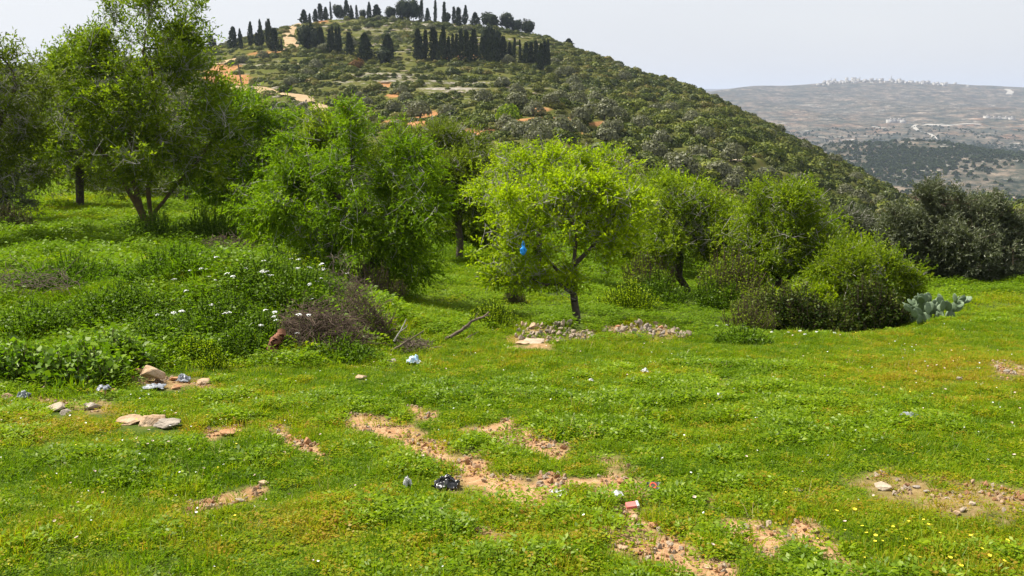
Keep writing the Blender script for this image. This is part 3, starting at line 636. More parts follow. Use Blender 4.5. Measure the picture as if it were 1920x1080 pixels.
T('forked_tree', 'green tree with a forked trunk behind the dark brambles on the right', 'tree', 1458, 21,
  [[(1458, 556), (1460, 520), (1452, 470), (1460, 410), (1480, 380)], [(1458, 550), (1490, 510), (1530, 470)], [(1460, 525), (1440, 490), (1410, 440)]],
  [(1480, 395, 75, 42), (1425, 430, 60, 50), (1535, 430, 50, 50), (1470, 460, 95, 50), (1400, 500, 45, 40), (1500, 360, 35, 18), (1540, 480, 50, 40)],
  (.058, .020), M_almond, n_att=460, bare=240, shoots=4, per=9, rbase=.10, seed=112, shoot_len=.3, clear=515)
T('bushy_tree', 'low light green bushy tree between the forked tree and the prickly pear', 'tree', 1640, 19,
  [[(1640, 585), (1640, 550), (1630, 520)]], [(1620, 512, 75, 38), (1690, 522, 50, 30), (1580, 530, 55, 34), (1660, 545, 60, 28), (1600, 475, 45, 22)],
  (.05, .016), M_almond, n_att=420, bare=60, shoots=4, per=10, rbase=.05, seed=113, shoot_len=.28)
T('green_bush', 'yellowish low bush in front of the forked tree, above the dark brambles', 'bush', 1560, 18.9,
  [[(1560, 590), (1560, 572), (1555, 556)]], [(1520, 556, 60, 24), (1590, 558, 60, 24), (1640, 560, 45, 22)],
  (.04, .014), M_yellow, n_att=220, bare=30, shoots=4, per=9, rbase=.03, seed=114, shoot_len=.2)
T('olive_tree', 'large dark grey olive tree on the right behind the prickly pear', 'olive tree', 1790, 25,
  [[(1790, 535), (1775, 500), (1790, 450), (1780, 400)], [(1775, 500), (1730, 450)], [(1790, 450), (1850, 430)]],
  [(1770, 390, 45, 40), (1740, 440, 75, 55), (1820, 430, 75, 55), (1700, 480, 50, 40), (1860, 490, 65, 45), (1790, 470, 110, 55), (1820, 520, 80, 25), (1745, 365, 25, 18)],
  (.055, .014), M_olive, n_att=1300, bare=20, shoots=5, per=10, rbase=.2, seed=115, shoot_len=.28, lk=2.3, lsz=1.6, twigm=M_drytwig)
T('olive_tree', 'grey olive tree cut off by the right edge of the photo', 'olive tree', 1945, 26,
  [[(1945, 540), (1940, 500), (1945, 450)]], [(1940, 460, 60, 50), (1900, 500, 40, 40), (1960, 510, 70, 35)],
  (.055, .014), M_olive, n_att=360, bare=50, shoots=5, per=10, rbase=.15, seed=116, shoot_len=.28, lk=2.0, lsz=1.6, twigm=M_drytwig)
T('olive_tree', 'pale grey olive tree showing between the forked tree and the large dark olive', 'olive tree', 1600, 33,
  [[(1600, 500), (1600, 450), (1605, 420)]], [(1605, 430, 42, 32), (1640, 440, 25, 25), (1580, 455, 25, 25)],
  (.07, .018), M_olive, n_att=260, bare=120, shoots=5, per=9, rbase=.12, seed=117)
T('young_tree', 'bright green tree peeking over the large dark olive tree', 'tree', 1860, 40,
  [[(1860, 470), (1860, 420), (1858, 400)]], [(1855, 405, 28, 28), (1870, 430, 25, 30)],
  (.09, .03), M_bright, n_att=140, bare=10, shoots=4, per=8, rbase=.1, seed=118)
for k, (px, Y, top, rx, ry, lm, lb) in enumerate([
    (1150, 34, 345, 55, 45, M_dull, 'dull green tree behind the gap right of the central almond tree'),
    (1225, 40, 330, 45, 38, M_almond, 'small green tree behind and left of the crooked tree'),
    (1390, 38, 395, 50, 35, M_almond, 'small green tree between the crooked tree and the forked tree'),
    (350, 40, 190, 60, 70, M_olive, 'dark olive tree behind the big almond tree, under the far cypress group'),
    (560, 34, 290, 60, 50, M_almond, 'green tree just left of and behind the leaning tree'),
    (250, 42, 300, 90, 45, M_dull, 'shaded grey green tree behind the trunks of the big almond tree'),
    (900, 44, 330, 40, 35, M_dull, 'small grey tree behind the left side of the central almond tree'),
    (680, 44, 300, 50, 40, M_olive, 'grey olive tree hidden mostly behind the leaning tree'),
    (980, 50, 305, 45, 28, M_olive, 'grey olive tree showing above the pale almond tree'),
    (1520, 30, 420, 40, 35, M_bright, 'bright green tree behind the right side of the forked tree'),
    (1190, 29, 395, 60, 50, M_yellow, 'yellow green tree right behind the right side of the central almond tree'),
    (880, 29, 385, 45, 40, M_almond, 'green tree just left of and behind the central almond tree'),
    (610, 27, 215, 55, 50, M_almond, 'green crown rising behind the top left of the leaning tree'),
    (745, 33, 262, 50, 40, M_dull, 'pale dull green tree just right of and behind the top of the leaning tree'),
    (905, 38, 275, 55, 40, M_almond, 'soft green tree behind the left side of the pale almond tree'),
    (1095, 40, 292, 55, 35, M_dull, 'grey green tree behind the top right of the pale almond tree'),
    (1320, 34, 372, 55, 40, M_almond, 'green tree behind the right side of the crooked tree'),
    (1440, 36, 392, 50, 35, M_dull, 'dull green tree behind the left side of the forked tree'),
    (1265, 27, 350, 65, 40, M_yellow, 'pale yellow green tree overlapping the crown of the crooked tree from behind'),
    (1395, 27, 405, 60, 45, M_almond, 'mid green tree overlapping the left of the forked tree from behind'),
    (860, 26, 300, 50, 50, M_dull, 'loose grey green tree filling the gap left of the central almond tree'),
    (1570, 27, 440, 50, 40, M_almond, 'mid green tree above the bushy tree on the right'),
    (520, 36, 225, 60, 45, M_dull, 'dull green tree below the dirt track and dry stone wall')]):
    T('field_tree', lb, 'tree', px, Y, [[(px, top + 150), (px + 3, top + ry * 1.6), (px, top + ry)]],
      [(px, top + ry, rx, ry), (px - rx * .6, top + ry * 1.3, rx * .6, ry * .7), (px + rx * .6, top + ry * 1.4, rx * .6, ry * .7)],
      (.09, .028), lm, n_att=230, bare=90, shoots=4, per=8, rbase=.12, seed=130 + k, shoot_len=.4)

# bushes and plants: many stems from the ground with leaves
def bush(name, label, cat, px, Y, wpx, hpx, lm, leaf, nst, per, seed, depth=1.0, group=None, stem=M_drytwig, dome=.8, ang=1.0):
    rng = np.random.RandomState(seed); base = on(px, Y); s = Y / F; rx = wpx * s / 2; hh = hpx * s
    root = empty(name, base, label, cat, group)
    a = rng.uniform(0, 6.28, nst); r = np.sqrt(rng.rand(nst)); bx = r * rx * .75 * np.cos(a); by = r * rx * .75 * depth * np.sin(a)
    gz = H(base.x + bx, base.y + by) - base.z; A = np.stack([bx, by, gz - .03], 1)
    top = hh * (1 - dome * .75 * r ** 2) * rng.uniform(.55, 1.1, nst) * (0.75 + .5 * vnoise(bx / (rx * .35) + seed, by / (rx * .35)))
    B = A + np.stack([np.cos(a) * r * rx * .35 * ang, np.sin(a) * r * rx * .35 * ang * depth, top], 1) + rng.normal(0, .05 * rx, (nst, 3)) * [1, 1, 0]
    Mi = (A + B) / 2 + rng.normal(0, .06 * hh, (nst, 3)); rr = .0035 * Y / 16 + .001
    mobj('stems', tubes('stems', np.concatenate([A, Mi]), np.concatenate([Mi, B]), np.full(2 * nst, rr * 1.3), np.full(2 * nst, rr), stem, 3), root)
    n = nst * per; t = np.tile(np.linspace(.15, 1.02, per), nst)[:, None]; An, Mn, Bn = [np.repeat(q, per, 0) for q in (A, Mi, B)]
    P = (1 - t) ** 2 * An + 2 * t * (1 - t) * Mn + t * t * Bn + rng.normal(0, .035 * hh, (n, 3))
    D = rng.normal(0, 1, (n, 3)); D[:, 2] = D[:, 2] * .5 + .25
    tint = np.repeat(rng.uniform(.1, .6, nst), per) + .3 * t[:, 0] + rng.normal(0, .12, n)
    L = leaf[0] * rng.uniform(.6, 1.3, n)
    mobj('foliage', leaves('foliage', P, D, L, L * leaf[1], lm, tint, rng, .2, 1.2), root); return root
bush('green_bush', 'low green bush filling the gap right of the crooked trunk', 'bush', 1375, 20.5, 130, 120, M_almond, (.05, .45), 330, 18, 231)
bush('green_bush', 'low green bush left of the crooked trunk', 'bush', 1215, 22, 110, 90, M_almond, (.05, .45), 260, 18, 232)
bush('green_bush', 'green bush right of the forked trunk behind the dark brambles', 'bush', 1555, 19.5, 150, 100, M_bright, (.045, .45), 330, 18, 233)
bush('green_bush', 'dark green undergrowth left of the forked trunk', 'bush', 1415, 18.8, 90, 70, M_dull, (.045, .45), 220, 18, 234)
bush('weed_bush', 'lush green weeds on the bank above the mallows at far left', 'plant', 60, 12.4, 210, 58, M_weed, (.045, .6), 420, 15, 241, stem=M_weed)
bush('weed_bush', 'leafy green weeds on the bank behind and left of the tan boulder', 'plant', 215, 12.9, 190, 62, M_weed, (.045, .6), 400, 15, 242, stem=M_weed)
bush('weed_bush', 'light green weeds rising behind the pale dead twigs at left', 'plant', 130, 15.2, 200, 60, M_grass, (.055, .4), 360, 14, 243, stem=M_weed)
bush('weed_bush', 'tall light green weeds left of the white flowers on the mound', 'plant', 330, 14.6, 200, 60, M_grass, (.05, .4), 400, 15, 244, stem=M_weed)
bush('weed_bush', 'low sunlit weeds left of the leaning tree, behind the mound', 'plant', 470, 16.5, 170, 60, M_grass, (.05, .4), 300, 15, 245, stem=M_weed)
bush('weed_bush', 'weeds drooping over the top of the matted dry bramble heap', 'plant', 575, 13.3, 200, 62, M_weed, (.04, .6), 330, 15, 251, stem=M_weed, depth=.5)
bush('weed_bush', 'green weeds covering the left end of the matted dry bramble heap', 'plant', 490, 12.0, 90, 70, M_weed, (.035, .6), 200, 15, 252, stem=M_weed)
bush('mustard_plant', 'thin yellow mustard below the weeds left of the reddish stump', 'plant', 400, 10.9, 60, 48, M_yellow, (.018, .7), 90, 14, 253, stem=M_weed)
def twig_pile(name, label, cat, px, Y, wpx, hpx, n, mat, seed, up=.3, rad=.004, curl=.4, lift=0.0):
    rng = np.random.RandomState(seed); base = on(px, Y); s = Y / F; rx = wpx * s / 2; hh = hpx * s
    a = rng.uniform(0, 6.28, n); r = np.sqrt(rng.rand(n)); P = np.stack([r * rx * np.cos(a), r * rx * .7 * np.sin(a), hh * (1 - r ** 2) * rng.rand(n) + lift], 1)
    D = nrm(rng.normal(0, 1, (n, 3)) * [1, 1, .5] + [0, 0, up]); L = rng.uniform(.15, .5, (n, 1)) * rx * 1.3
    A = []; B = []; prev = P
    for k in range(4):
        nx = prev + D * L / 4; A.append(prev); B.append(nx); prev = nx; D = nrm(D + rng.normal(0, curl, (n, 3)) - [0, 0, .12])
    A = np.concatenate(A); B = np.concatenate(B)
    o = mobj(name, tubes(name, A, B, np.full(len(A), rad), np.full(len(A), rad * .8), mat, 4), None, base); return tag(o, label, cat)

bush('bramble_bush', 'dark bramble thicket hanging over the hollow, left one of the two dark ones', 'bush', 1470, 17.2, 175, 92, M_bramble, (.055, .65), 420, 34, 201, depth=.55)
bush('bramble_bush', 'dark bramble thicket left of the prickly pear above the two pale stones', 'bush', 1620, 17.6, 170, 92, M_bramble, (.055, .65), 420, 34, 202, depth=.55)
bush('bramble_bush', 'low dark bramble between the two larger dark thickets at the lawn edge', 'bush', 1540, 17.0, 140, 66, M_bramble, (.055, .65), 280, 34, 203, depth=.5)
bush('bramble_bush', 'reddish tinted bramble hump at the left end of the dark thickets', 'bush', 1405, 16.7, 100, 72, M_dull, (.035, .6), 200, 14, 204)
bush('mallow_bush', 'broad leaved mallow at the far left edge of the bank', 'plant', 20, 9.9, 170, 84, M_mallow, (.065, .95), 230, 12, 205)
bush('mallow_bush', 'broad leaved dark green mallow behind the small rag strewn stones', 'plant', 150, 9.9, 170, 86, M_mallow, (.065, .95), 260, 12, 206)
bush('mallow_bush', 'leafy mallow growing left of the large tan boulder', 'plant', 225, 10.6, 110, 80, M_mallow, (.06, .95), 170, 12, 207)
bush('weed_bush', 'tall green weeds behind the large tan boulder', 'plant', 330, 11.9, 170, 66, M_weed, (.04, .6), 330, 14, 208, stem=M_weed)
bush('weed_bush', 'green weeds crowded at the left shoulder of the bramble mound', 'plant', 420, 12.6, 180, 85, M_weed, (.04, .55), 360, 15, 209, stem=M_weed)
bush('weed_bush', 'leafy weeds on top of the bramble mound under the leaning tree', 'plant', 540, 14.0, 230, 66, M_weed, (.04, .6), 420, 15, 210, stem=M_weed)
bush('weed_bush', 'weeds at the foot of the bramble mound beside the reddish stump', 'plant', 440, 11.6, 110, 60, M_weed, (.035, .6), 220, 14, 211, stem=M_weed)
bush('weed_bush', 'pale weeds at the right foot of the bramble mound', 'plant', 640, 11.9, 150, 48, M_weed, (.035, .6), 260, 14, 212, stem=M_weed)
bush('mustard_plant', 'yellow flowering mustard clump right of the large tan boulder', 'plant', 370, 11.2, 70, 62, M_yellow, (.02, .7), 120, 16, 213, stem=M_weed)
bush('mustard_plant', 'yellow green mustard clump near the hidden trunk of the big almond tree', 'plant', 295, 18.0, 70, 50, M_yellow, (.03, .7), 100, 16, 214, stem=M_weed)
bush('mustard_plant', 'yellow green weeds at the left end of the rubble behind the fallen branch', 'plant', 925, 15.2, 100, 55, M_yellow, (.025, .6), 160, 14, 215, stem=M_weed)
bush('mustard_plant', 'yellow green bush at the right of the rubble under the crooked tree', 'plant', 1180, 19.5, 110, 55, M_yellow, (.035, .6), 170, 14, 216, stem=M_weed)
bush('dark_bush', 'small dark round bush in the grass left of the central trunk', 'bush', 965, 19.5, 40, 45, M_bramble, (.03, .5), 120, 14, 217)
bush('thistle_plant', 'blue green leafy weed in the lawn below the dark brambles', 'plant', 1392, 13.4, 105, 40, M_weed, (.05, .35), 170, 14, 218, stem=M_weed)
bush('thistle_plant', 'grey green thistle rosette beside the bare earth in the middle foreground', 'plant', 1068, 7.3, 70, 26, M_weed, (.04, .35), 110, 12, 219, stem=M_weed)
bush('weed_bush', 'dark green weeds under the trunks of the big almond tree', 'plant', 290, 25.0, 150, 62, M_weed, (.07, .5), 260, 14, 220, stem=M_weed)
bush('weed_bush', 'shaded green undergrowth right of the trunks of the big almond tree', 'plant', 395, 26.0, 110, 70, M_weed, (.07, .5), 240, 14, 221, stem=M_weed)
bush('weed_bush', 'tall dark green weeds under the crooked tree', 'plant', 1230, 20.5, 130, 55, M_weed, (.05, .4), 260, 14, 222, stem=M_weed)
bush('weed_bush', 'dark weeds between the crooked tree trunk and the brambles', 'plant', 1345, 20.0, 110, 60, M_weed, (.05, .4), 240, 14, 223, stem=M_weed)
bush('weed_bush', 'shaded dark bush at the left edge in front of the dark olive', 'bush', 20, 27.0, 90, 55, M_bramble, (.06, .5), 240, 14, 224)
bush('weed_bush', 'bush hiding the foot of the leaning tree', 'bush', 700, 17.5, 130, 85, M_dull, (.04, .4), 300, 14, 225)
bush('weed_bush', 'upright sunlit weeds just left of the leaning tree', 'plant', 575, 16.0, 110, 75, M_yellow, (.035, .4), 260, 14, 226, stem=M_weed)

twig_pile('bramble_heap', 'matted heap of brown dry bramble stems on the mound in front of the leaning tree', 'dry brambles', 592, 12.4, 185, 76, 1700, M_drytwig, 301, .0, .0035, .5, .05)
twig_pile('dry_bush', 'grey leafless upright bush right of the bramble mound', 'dry bush', 670, 13.3, 130, 110, 1000, M_drytwig, 302, 1.2, .0038, .25)
twig_pile('dry_bush', 'thin grey leafless bush at the foot of the leaning tree', 'dry bush', 640, 14.2, 90, 105, 200, M_deadwood, 303, 1.5, .0038, .25)
twig_pile('brushwood', 'pale grey dead twigs lying on the grass at the left edge', 'dry twigs', 60, 14.2, 190, 36, 170, M_deadwood, 304, .5, .004, .35, .12)
twig_pile('brushwood', 'dark brushwood in the shade right of the big almond tree', 'dry twigs', 430, 22.5, 90, 30, 220, M_drytwig, 305, .5, .006, .35, .1)
twig_pile('brushwood', 'tangle of dead twigs around the base of the fallen branch', 'dry twigs', 770, 13.0, 90, 20, 320, M_deadwood, 306, .3, .004, .4, .0)

def limb(name, label, cat, pts, Y, r0, r1, mat, sides=8, parent=None, branches=()):
    P = [np.array(pt(x, y, Y + dy)) for x, y, dy in pts]; b = P[0].copy(); P = [p - b for p in P]
    rng = np.random.RandomState(len(pts) * 7 + int(pts[0][0])); Q = []
    for a, c in zip(P[:-1], P[1:]):
        for t in np.linspace(0, 1, 6)[:-1]: Q.append(a + (c - a) * t + rng.normal(0, r0 * .25, 3))
    Q.append(P[-1]); Q = np.array(Q); rr = np.linspace(r0, r1, len(Q)); A = [Q[:-1]]; B = [Q[1:]]; ra = [rr[:-1]]; rb = [rr[1:]]
    for (fr, dx, dz, dy, r) in branches:
        q = Q[int(fr * (len(Q) - 1))]; e = q + np.array([dx, dy, dz]); m = (q + e) / 2 + rng.normal(0, .02, 3)
        A.append(np.array([q, m])); B.append(np.array([m, e])); ra.append(np.array([r, r * .8])); rb.append(np.array([r * .8, r * .5]))
    o = mobj(name, tubes(name, np.concatenate(A), np.concatenate(B), np.concatenate(ra), np.concatenate(rb), mat, sides), None, b)
    return tag(o, label, cat)
limb('fallen_branch', 'long dead branch propped up diagonally in the grass left of the central almond tree', 'branch', [(818, 648, 0), (850, 628, .1), (885, 605, .2), (917, 585, .3)], 13.6, .030, .012, M_deadwood, branches=[(.75, .05, .12, 0, .007), (.5, .15, .12, .1, .007), (.9, .12, .02, 0, .006)])
limb('dead_stick', 'upright grey dead stick at the edge of the lawn left of the fallen branch', 'stick', [(738, 640, 0), (752, 618, .05), (762, 598, .1)], 13.0, .013, .006, M_twig, branches=[(.4, .1, .1, 0, .006)])
limb('dead_stick', 'thick dark dead stick slanting behind the blue and white plastic bag', 'stick', [(712, 668, 0), (750, 648, .1), (795, 620, .2)], 12.6, .02, .008, M_deadwood, branches=[(.6, .08, .09, 0, .006)])
limb('dead_stick', 'short dead stick lying right of the fallen branch', 'stick', [(868, 642, 0), (880, 630, .1), (897, 622, .2)], 13.6, .012, .005, M_deadwood, branches=[(.4, .06, .05, 0, .005)])
limb('tree_stump', 'broken reddish brown stump under the bramble mound', 'stump', [(508, 668, 0), (515, 645, 0), (528, 618, .05)], 11.6, .075, .05, solid('reddish_wood', [(.3, (.10, .04, .02)), (.7, (.30, .13, .07))], 9, .95, .8, 40), 9, branches=[(.5, .08, .04, 0, .03)])

# ------------------------------------------------------------------ prickly pear
M_pad = solid('cactus_pad', [(.3, (.10, .15, .085)), (.6, (.16, .22, .12)), (.8, (.24, .28, .16))], 6, .6, .3, 60)
def cactus():
    rng = random.Random(5); Y = 17.2; base = on(1752, Y)
    root = empty('prickly_pear', base, 'prickly pear cactus with grey green pads at the right edge of the brambles', 'cactus')
    bm = bmesh.new(); bmesh.ops.create_uvsphere(bm, u_segments=14, v_segments=10, radius=1)
    for v in bm.verts:
        z = v.co.z; k = 1 - .28 * max(0, -z) - .04 * math.sin(3 * z); v.co.x *= .34 * k; v.co.y *= .07 + .03 * max(0, -z); v.co.z = (z + 1) * .5
        v.co.x *= 1.0
    me = bpy.data.meshes.new('pad'); bm.to_mesh(me); bm.free(); me.materials.append(M_pad)
    for p in me.polygons: p.use_smooth = True
    cnt = 0
    def pad(parent_m, depth):
        nonlocal cnt
        if cnt >= 96: return
        o = mobj('pad', me, root); o.matrix_local = parent_m; cnt += 1
        if depth == 0: return
        for k in range(rng.choice([1, 2, 2, 3])):
            a = rng.uniform(-1.0, 1.0); sz = rng.uniform(.78, 1.0)
            m = parent_m @ Matrix.Translation((math.sin(a) * .30, 0, .5 + .44 * math.cos(a))) @ Euler((rng.uniform(-.55, .55), a * .6 + rng.uniform(-.2, .2), rng.uniform(-1.3, 1.3))).to_matrix().to_4x4() @ Matrix.Scale(sz, 4)
            pad(m, depth - 1)
    for k in range(16):
        x = rng.uniform(-.34, .30); y = rng.uniform(-.3, .35); s = rng.uniform(.19, .245)
        z = float(H(base.x + x, base.y + y)) - base.z
        m = Matrix.Translation((x, y, z - .03)) @ Euler((rng.uniform(-.3, .3), x * .7 + rng.uniform(-.25, .25), rng.uniform(-1.5, 1.5))).to_matrix().to_4x4() @ Matrix.Scale(s, 4)
        pad(m, 2 if k % 2 else 1)
cactus()

# ------------------------------------------------------------------ stones
def rock_mesh(name, seed, mat, dims=(1, .8, .6), npts=16, sub=2, rough=.05):
    rng = np.random.RandomState(seed); bm = bmesh.new()
    for p in nrm(rng.normal(0, 1, (npts, 3))) * rng.uniform(.85, 1.05, (npts, 1)): bm.verts.new(p)
    r = bmesh.ops.convex_hull(bm, input=bm.verts); bmesh.ops.delete(bm, geom=[g for g in r['geom_interior'] if isinstance(g, bmesh.types.BMVert)], context='VERTS')
    bmesh.ops.bevel(bm, geom=bm.edges[:], offset=.07, segments=1, affect='EDGES', clamp_overlap=True)
    bmesh.ops.triangulate(bm, faces=bm.faces[:])
    if sub: bmesh.ops.subdivide_edges(bm, edges=bm.edges[:], cuts=sub, use_grid_fill=True)
    for v in bm.verts:
        c = v.co; d = float(fbm(c.x * 3 + seed, c.y * 3 + c.z * 2.3, seed, 3)) - .5; v.co = c * (1 + d * rough * 4)
        v.co.x *= dims[0]; v.co.y *= dims[1]; v.co.z *= dims[2]
    me = bpy.data.meshes.new(name); bm.to_mesh(me); bm.free(); me.materials.append(mat); return me
def stone(name, label, px, py, wpx, hpx, mat, seed, group=None, cat='stone', sink=.42, rz=None, npts=16, sub=2, rough=.05, dims=None):
    CLEAR.append((px, py, wpx, hpx)); p = hit(px, py + hpx * .30, 2.2, 60, 14); s = p.y / F; wx = wpx * s / 2; hz = hpx * s / 2
    me = rock_mesh(name, seed, mat, (wx, wx * .8, hz) if dims is None else dims, npts, sub, rough)
    o = mobj(name, me, None, p + Vector((0, wx * .3, hz * (1 - sink)))); o.rotation_euler = (0, 0, rz if rz is not None else (seed * 1.7) % .8 - .4)
    return tag(o, label, cat, group)
stone('boulder', 'large angular tan boulder in the grass on the left', 284, 704, 66, 40, M_stone, 401, cat='boulder', sink=.25, npts=12, rz=.1)
stone('stone', 'flat stone in the grass right of the large tan boulder', 382, 716, 38, 12, M_stone, 402)
stone('stone', 'small pale stone just right and below the large tan boulder', 325, 727, 34, 12, M_stone_o, 403)
stone('stone', 'mossy yellowish stone touching the right side of the large tan boulder', 327, 711, 26, 13, M_stone_o, 404)
stone('stone', 'reddish earth coloured stone peeking out behind the large tan boulder', 260, 696, 30, 18, M_stone_o, 405)
stone('stone', 'tan stone at the far left edge under the mallow', 12, 746, 28, 18, M_stone, 406)
stone('stone', 'pale stone with an orange top near the left edge of the lawn', 103, 766, 46, 22, M_stone_w, 407)
stone('stone', 'greyish stone right against the orange topped stone', 122, 774, 26, 16, M_stone_g, 408)
stone('stone', 'mottled stone under the crumpled dark wrapper', 172, 762, 50, 22, M_stone_g, 409)
stone('stone', 'small orange stone under the mallow behind the crumpled wrapper', 192, 738, 18, 16, M_stone_o, 410)
stone('stone', 'smooth brown stone under the mallow, right of the small orange one', 214, 735, 20, 15, M_stone_o, 411)
stone('stone', 'broken pale slab, left end of the long low ledge in the left lawn', 241, 790, 64, 22, M_stone, 412, sink=.55, rough=.12, rz=.1)
stone('stone', 'rounded tan slab, middle of the long low ledge in the left lawn', 276, 791, 76, 28, M_stone, 413, sink=.5, rough=.12, rz=0)
stone('stone', 'flat grey tan slab, right end of the long low ledge in the left lawn', 318, 796, 74, 22, M_stone_g, 414, sink=.5, rough=.12, rz=-.1)
stone('stone', 'orange clod on the small patch of bare earth left of the upright stone', 425, 813, 44, 14, M_stone_o, 415)
stone('stone', 'upright brown stone standing in the short earth strip', 578, 829, 19, 26, M_stone_o, 416, sink=.15)
stone('stone', 'reddish flat stone just below the upright brown stone', 600, 845, 22, 8, M_stone_o, 417)
stone('stone', 'pale pebble stone at the upper end of the short earth strip', 526, 815, 16, 10, M_stone, 418)
stone('stone', 'brown stone second from the top of the short earth strip', 542, 820, 18, 11, M_stone_o, 419)
stone('stone', 'tan stone left against the upright brown stone', 561, 834, 18, 12, M_stone, 420)
stone('stone', 'oval pinkish stone above the bare earth at lower left', 494, 906, 27, 11, M_stone, 421)
stone('stone', 'dull grey white stone left of the blue and white plastic bag', 735, 679, 22, 14, M_stone_g, 422)
stone('stone', 'pale half buried slab in the grass left of centre', 676, 708, 26, 10, M_stone, 423)
stone('stone', 'lone small stone in the lawn right of centre near the white scrap', 1133, 688, 14, 9, M_stone, 424)
stone('stone', 'flat cream stone directly below the white scrap in the lawn', 1216, 711, 28, 11, M_stone_w, 425)
stone('stone', 'tan stone at the upper left of the main earth patch beside the foam', 1032, 903, 17, 14, M_stone_o, 426)
stone('stone', 'pale stone just right of the tan one above the foam', 1044, 910, 13, 12, M_stone_w, 427)
stone('stone', 'small tan stone above the foam, third from the left', 1053, 904, 11, 8, M_stone, 428)
stone('stone', 'reddish stone at the top right of the main earth patch', 1167, 904, 24, 13, M_stone_o, 429)
stone('stone', 'pale round stone resting behind the reddish stone on the main earth patch', 1171, 897, 14, 11, M_stone_w, 430)
stone('stone', 'beige stone right of the reddish stone on the main earth patch', 1181, 908, 12, 10, M_stone, 431)
stone('stone', 'tan stone between the white carton and the pink box', 1166, 955, 20, 13, M_stone, 432)
stone('stone', 'beige stone directly below the pink box', 1191, 972, 24, 16, M_stone, 433)
stone('stone', 'angular brown stone right of the line of stones below the pink box', 1226, 986, 22, 15, M_stone_o, 434)
stone('stone', 'elongated stone lying diagonally below the pink box', 1199, 985, 22, 9, M_stone_g, 435)
stone('stone', 'flat tan stone at the left of the lower earth patch', 1168, 1028, 24, 12, M_stone, 436)
stone('stone', 'orange stone on the lower earth patch', 1224, 1015, 14, 11, M_stone_o, 437)
stone('stone', 'pale stone at the right rim of the lower earth patch', 1254, 1019, 14, 11, M_stone_w, 438)
stone('stone', 'brown stone at the bottom centre edge of the photo', 1096, 1070, 20, 16, M_stone_o, 439)
stone('stone', 'small orange stone alone in the grass below the foam', 1049, 1034, 16, 8, M_stone_o, 440)
stone('stone', 'large pale flat stone in the right lawn at the dry patch', 1657, 914, 42, 20, M_stone_w, 441, npts=12)
stone('stone', 'thin white stone lying left of the large pale flat stone', 1496, 920, 25, 10, M_stone_w, 442)
stone('stone', 'grey stone in the middle of the right dry patch', 1718, 913, 19, 8, M_stone_g, 443)
stone('stone', 'darker stone right of the grey stone in the right dry patch', 1738, 922, 15, 9, M_stone_g, 444)
stone('stone', 'small white stone at the lower middle of the right dry patch', 1775, 934, 11, 6, M_stone_w, 445)
stone('stone', 'white stone at the far right of the right dry patch', 1824, 945, 17, 10, M_stone_w, 446)
stone('stone', 'pinkish white stone at the lower right of the right dry patch', 1795, 964, 19, 11, M_stone, 447)
stone('stone', 'upright pale stone at the top of the lower right earth trail', 1442, 987, 21, 22, M_stone_w, 448, sink=.15)
stone('stone', 'tan stone left of the upright pale stone', 1418, 990, 17, 13, M_stone, 449)
stone('stone', 'whitish stone leftmost at the top of the lower right earth trail', 1389, 991, 15, 9, M_stone_w, 450)
stone('stone', 'pinkish stone on the rightmost earth trail near the yellow flowers', 1514, 1010, 20, 16, M_stone, 451)
stone('stone', 'flat stone at the bottom edge right of centre', 1330, 1063, 24, 12, M_stone, 452)
stone('stone', 'orange stone far down beside the bottom edge flat stone', 1345, 1072, 14, 9, M_stone_o, 453)
stone('stone', 'pale stone at the lawn edge below the brambles, left and lower of the pair', 1598, 618, 28, 14, M_stone_w, 454)
stone('stone', 'pale stone at the lawn edge below the brambles, right and higher of the pair', 1637, 606, 16, 10, M_stone_w, 455)
stone('stone', 'pale stone under the tree shade right of the earthy one on the left', 303, 489, 24, 12, M_stone_w, 456)
stone('stone', 'brown earthy stone left of the pale one in the shade on the left', 277, 486, 24, 13, M_stone_o, 457)
stone('stone', 'long low cream slab in front of the left rubble heap', 1003, 641, 50, 9, M_stone_w, 458)
stone('stone', 'cream slab at the left end in front of the left rubble heap', 980, 644, 34, 9, M_stone, 459)
stone('stone', 'large rounded stone on the left rubble heap beside its grass tuft', 1000, 613, 22, 15, M_stone, 460)
stone('stone', 'brown boulder at the left end of the right rubble heap', 1161, 614, 17, 11, M_stone_o, 461)
stone('stone', 'reddish boulder on top of the right rubble heap', 1239, 615, 16, 11, M_stone_o, 462)
stone('stone', 'mauve stone in the dry grass at the right edge of the lawn', 1889, 697, 16, 9, M_stone_g, 463)
stone('stone', 'second mauve stone beside the right edge of the lawn', 1903, 699, 12, 8, M_stone_g, 464)
stone('stone', 'small stone in the lawn near the top right dry area', 1799, 711, 12, 8, M_stone_g, 465)
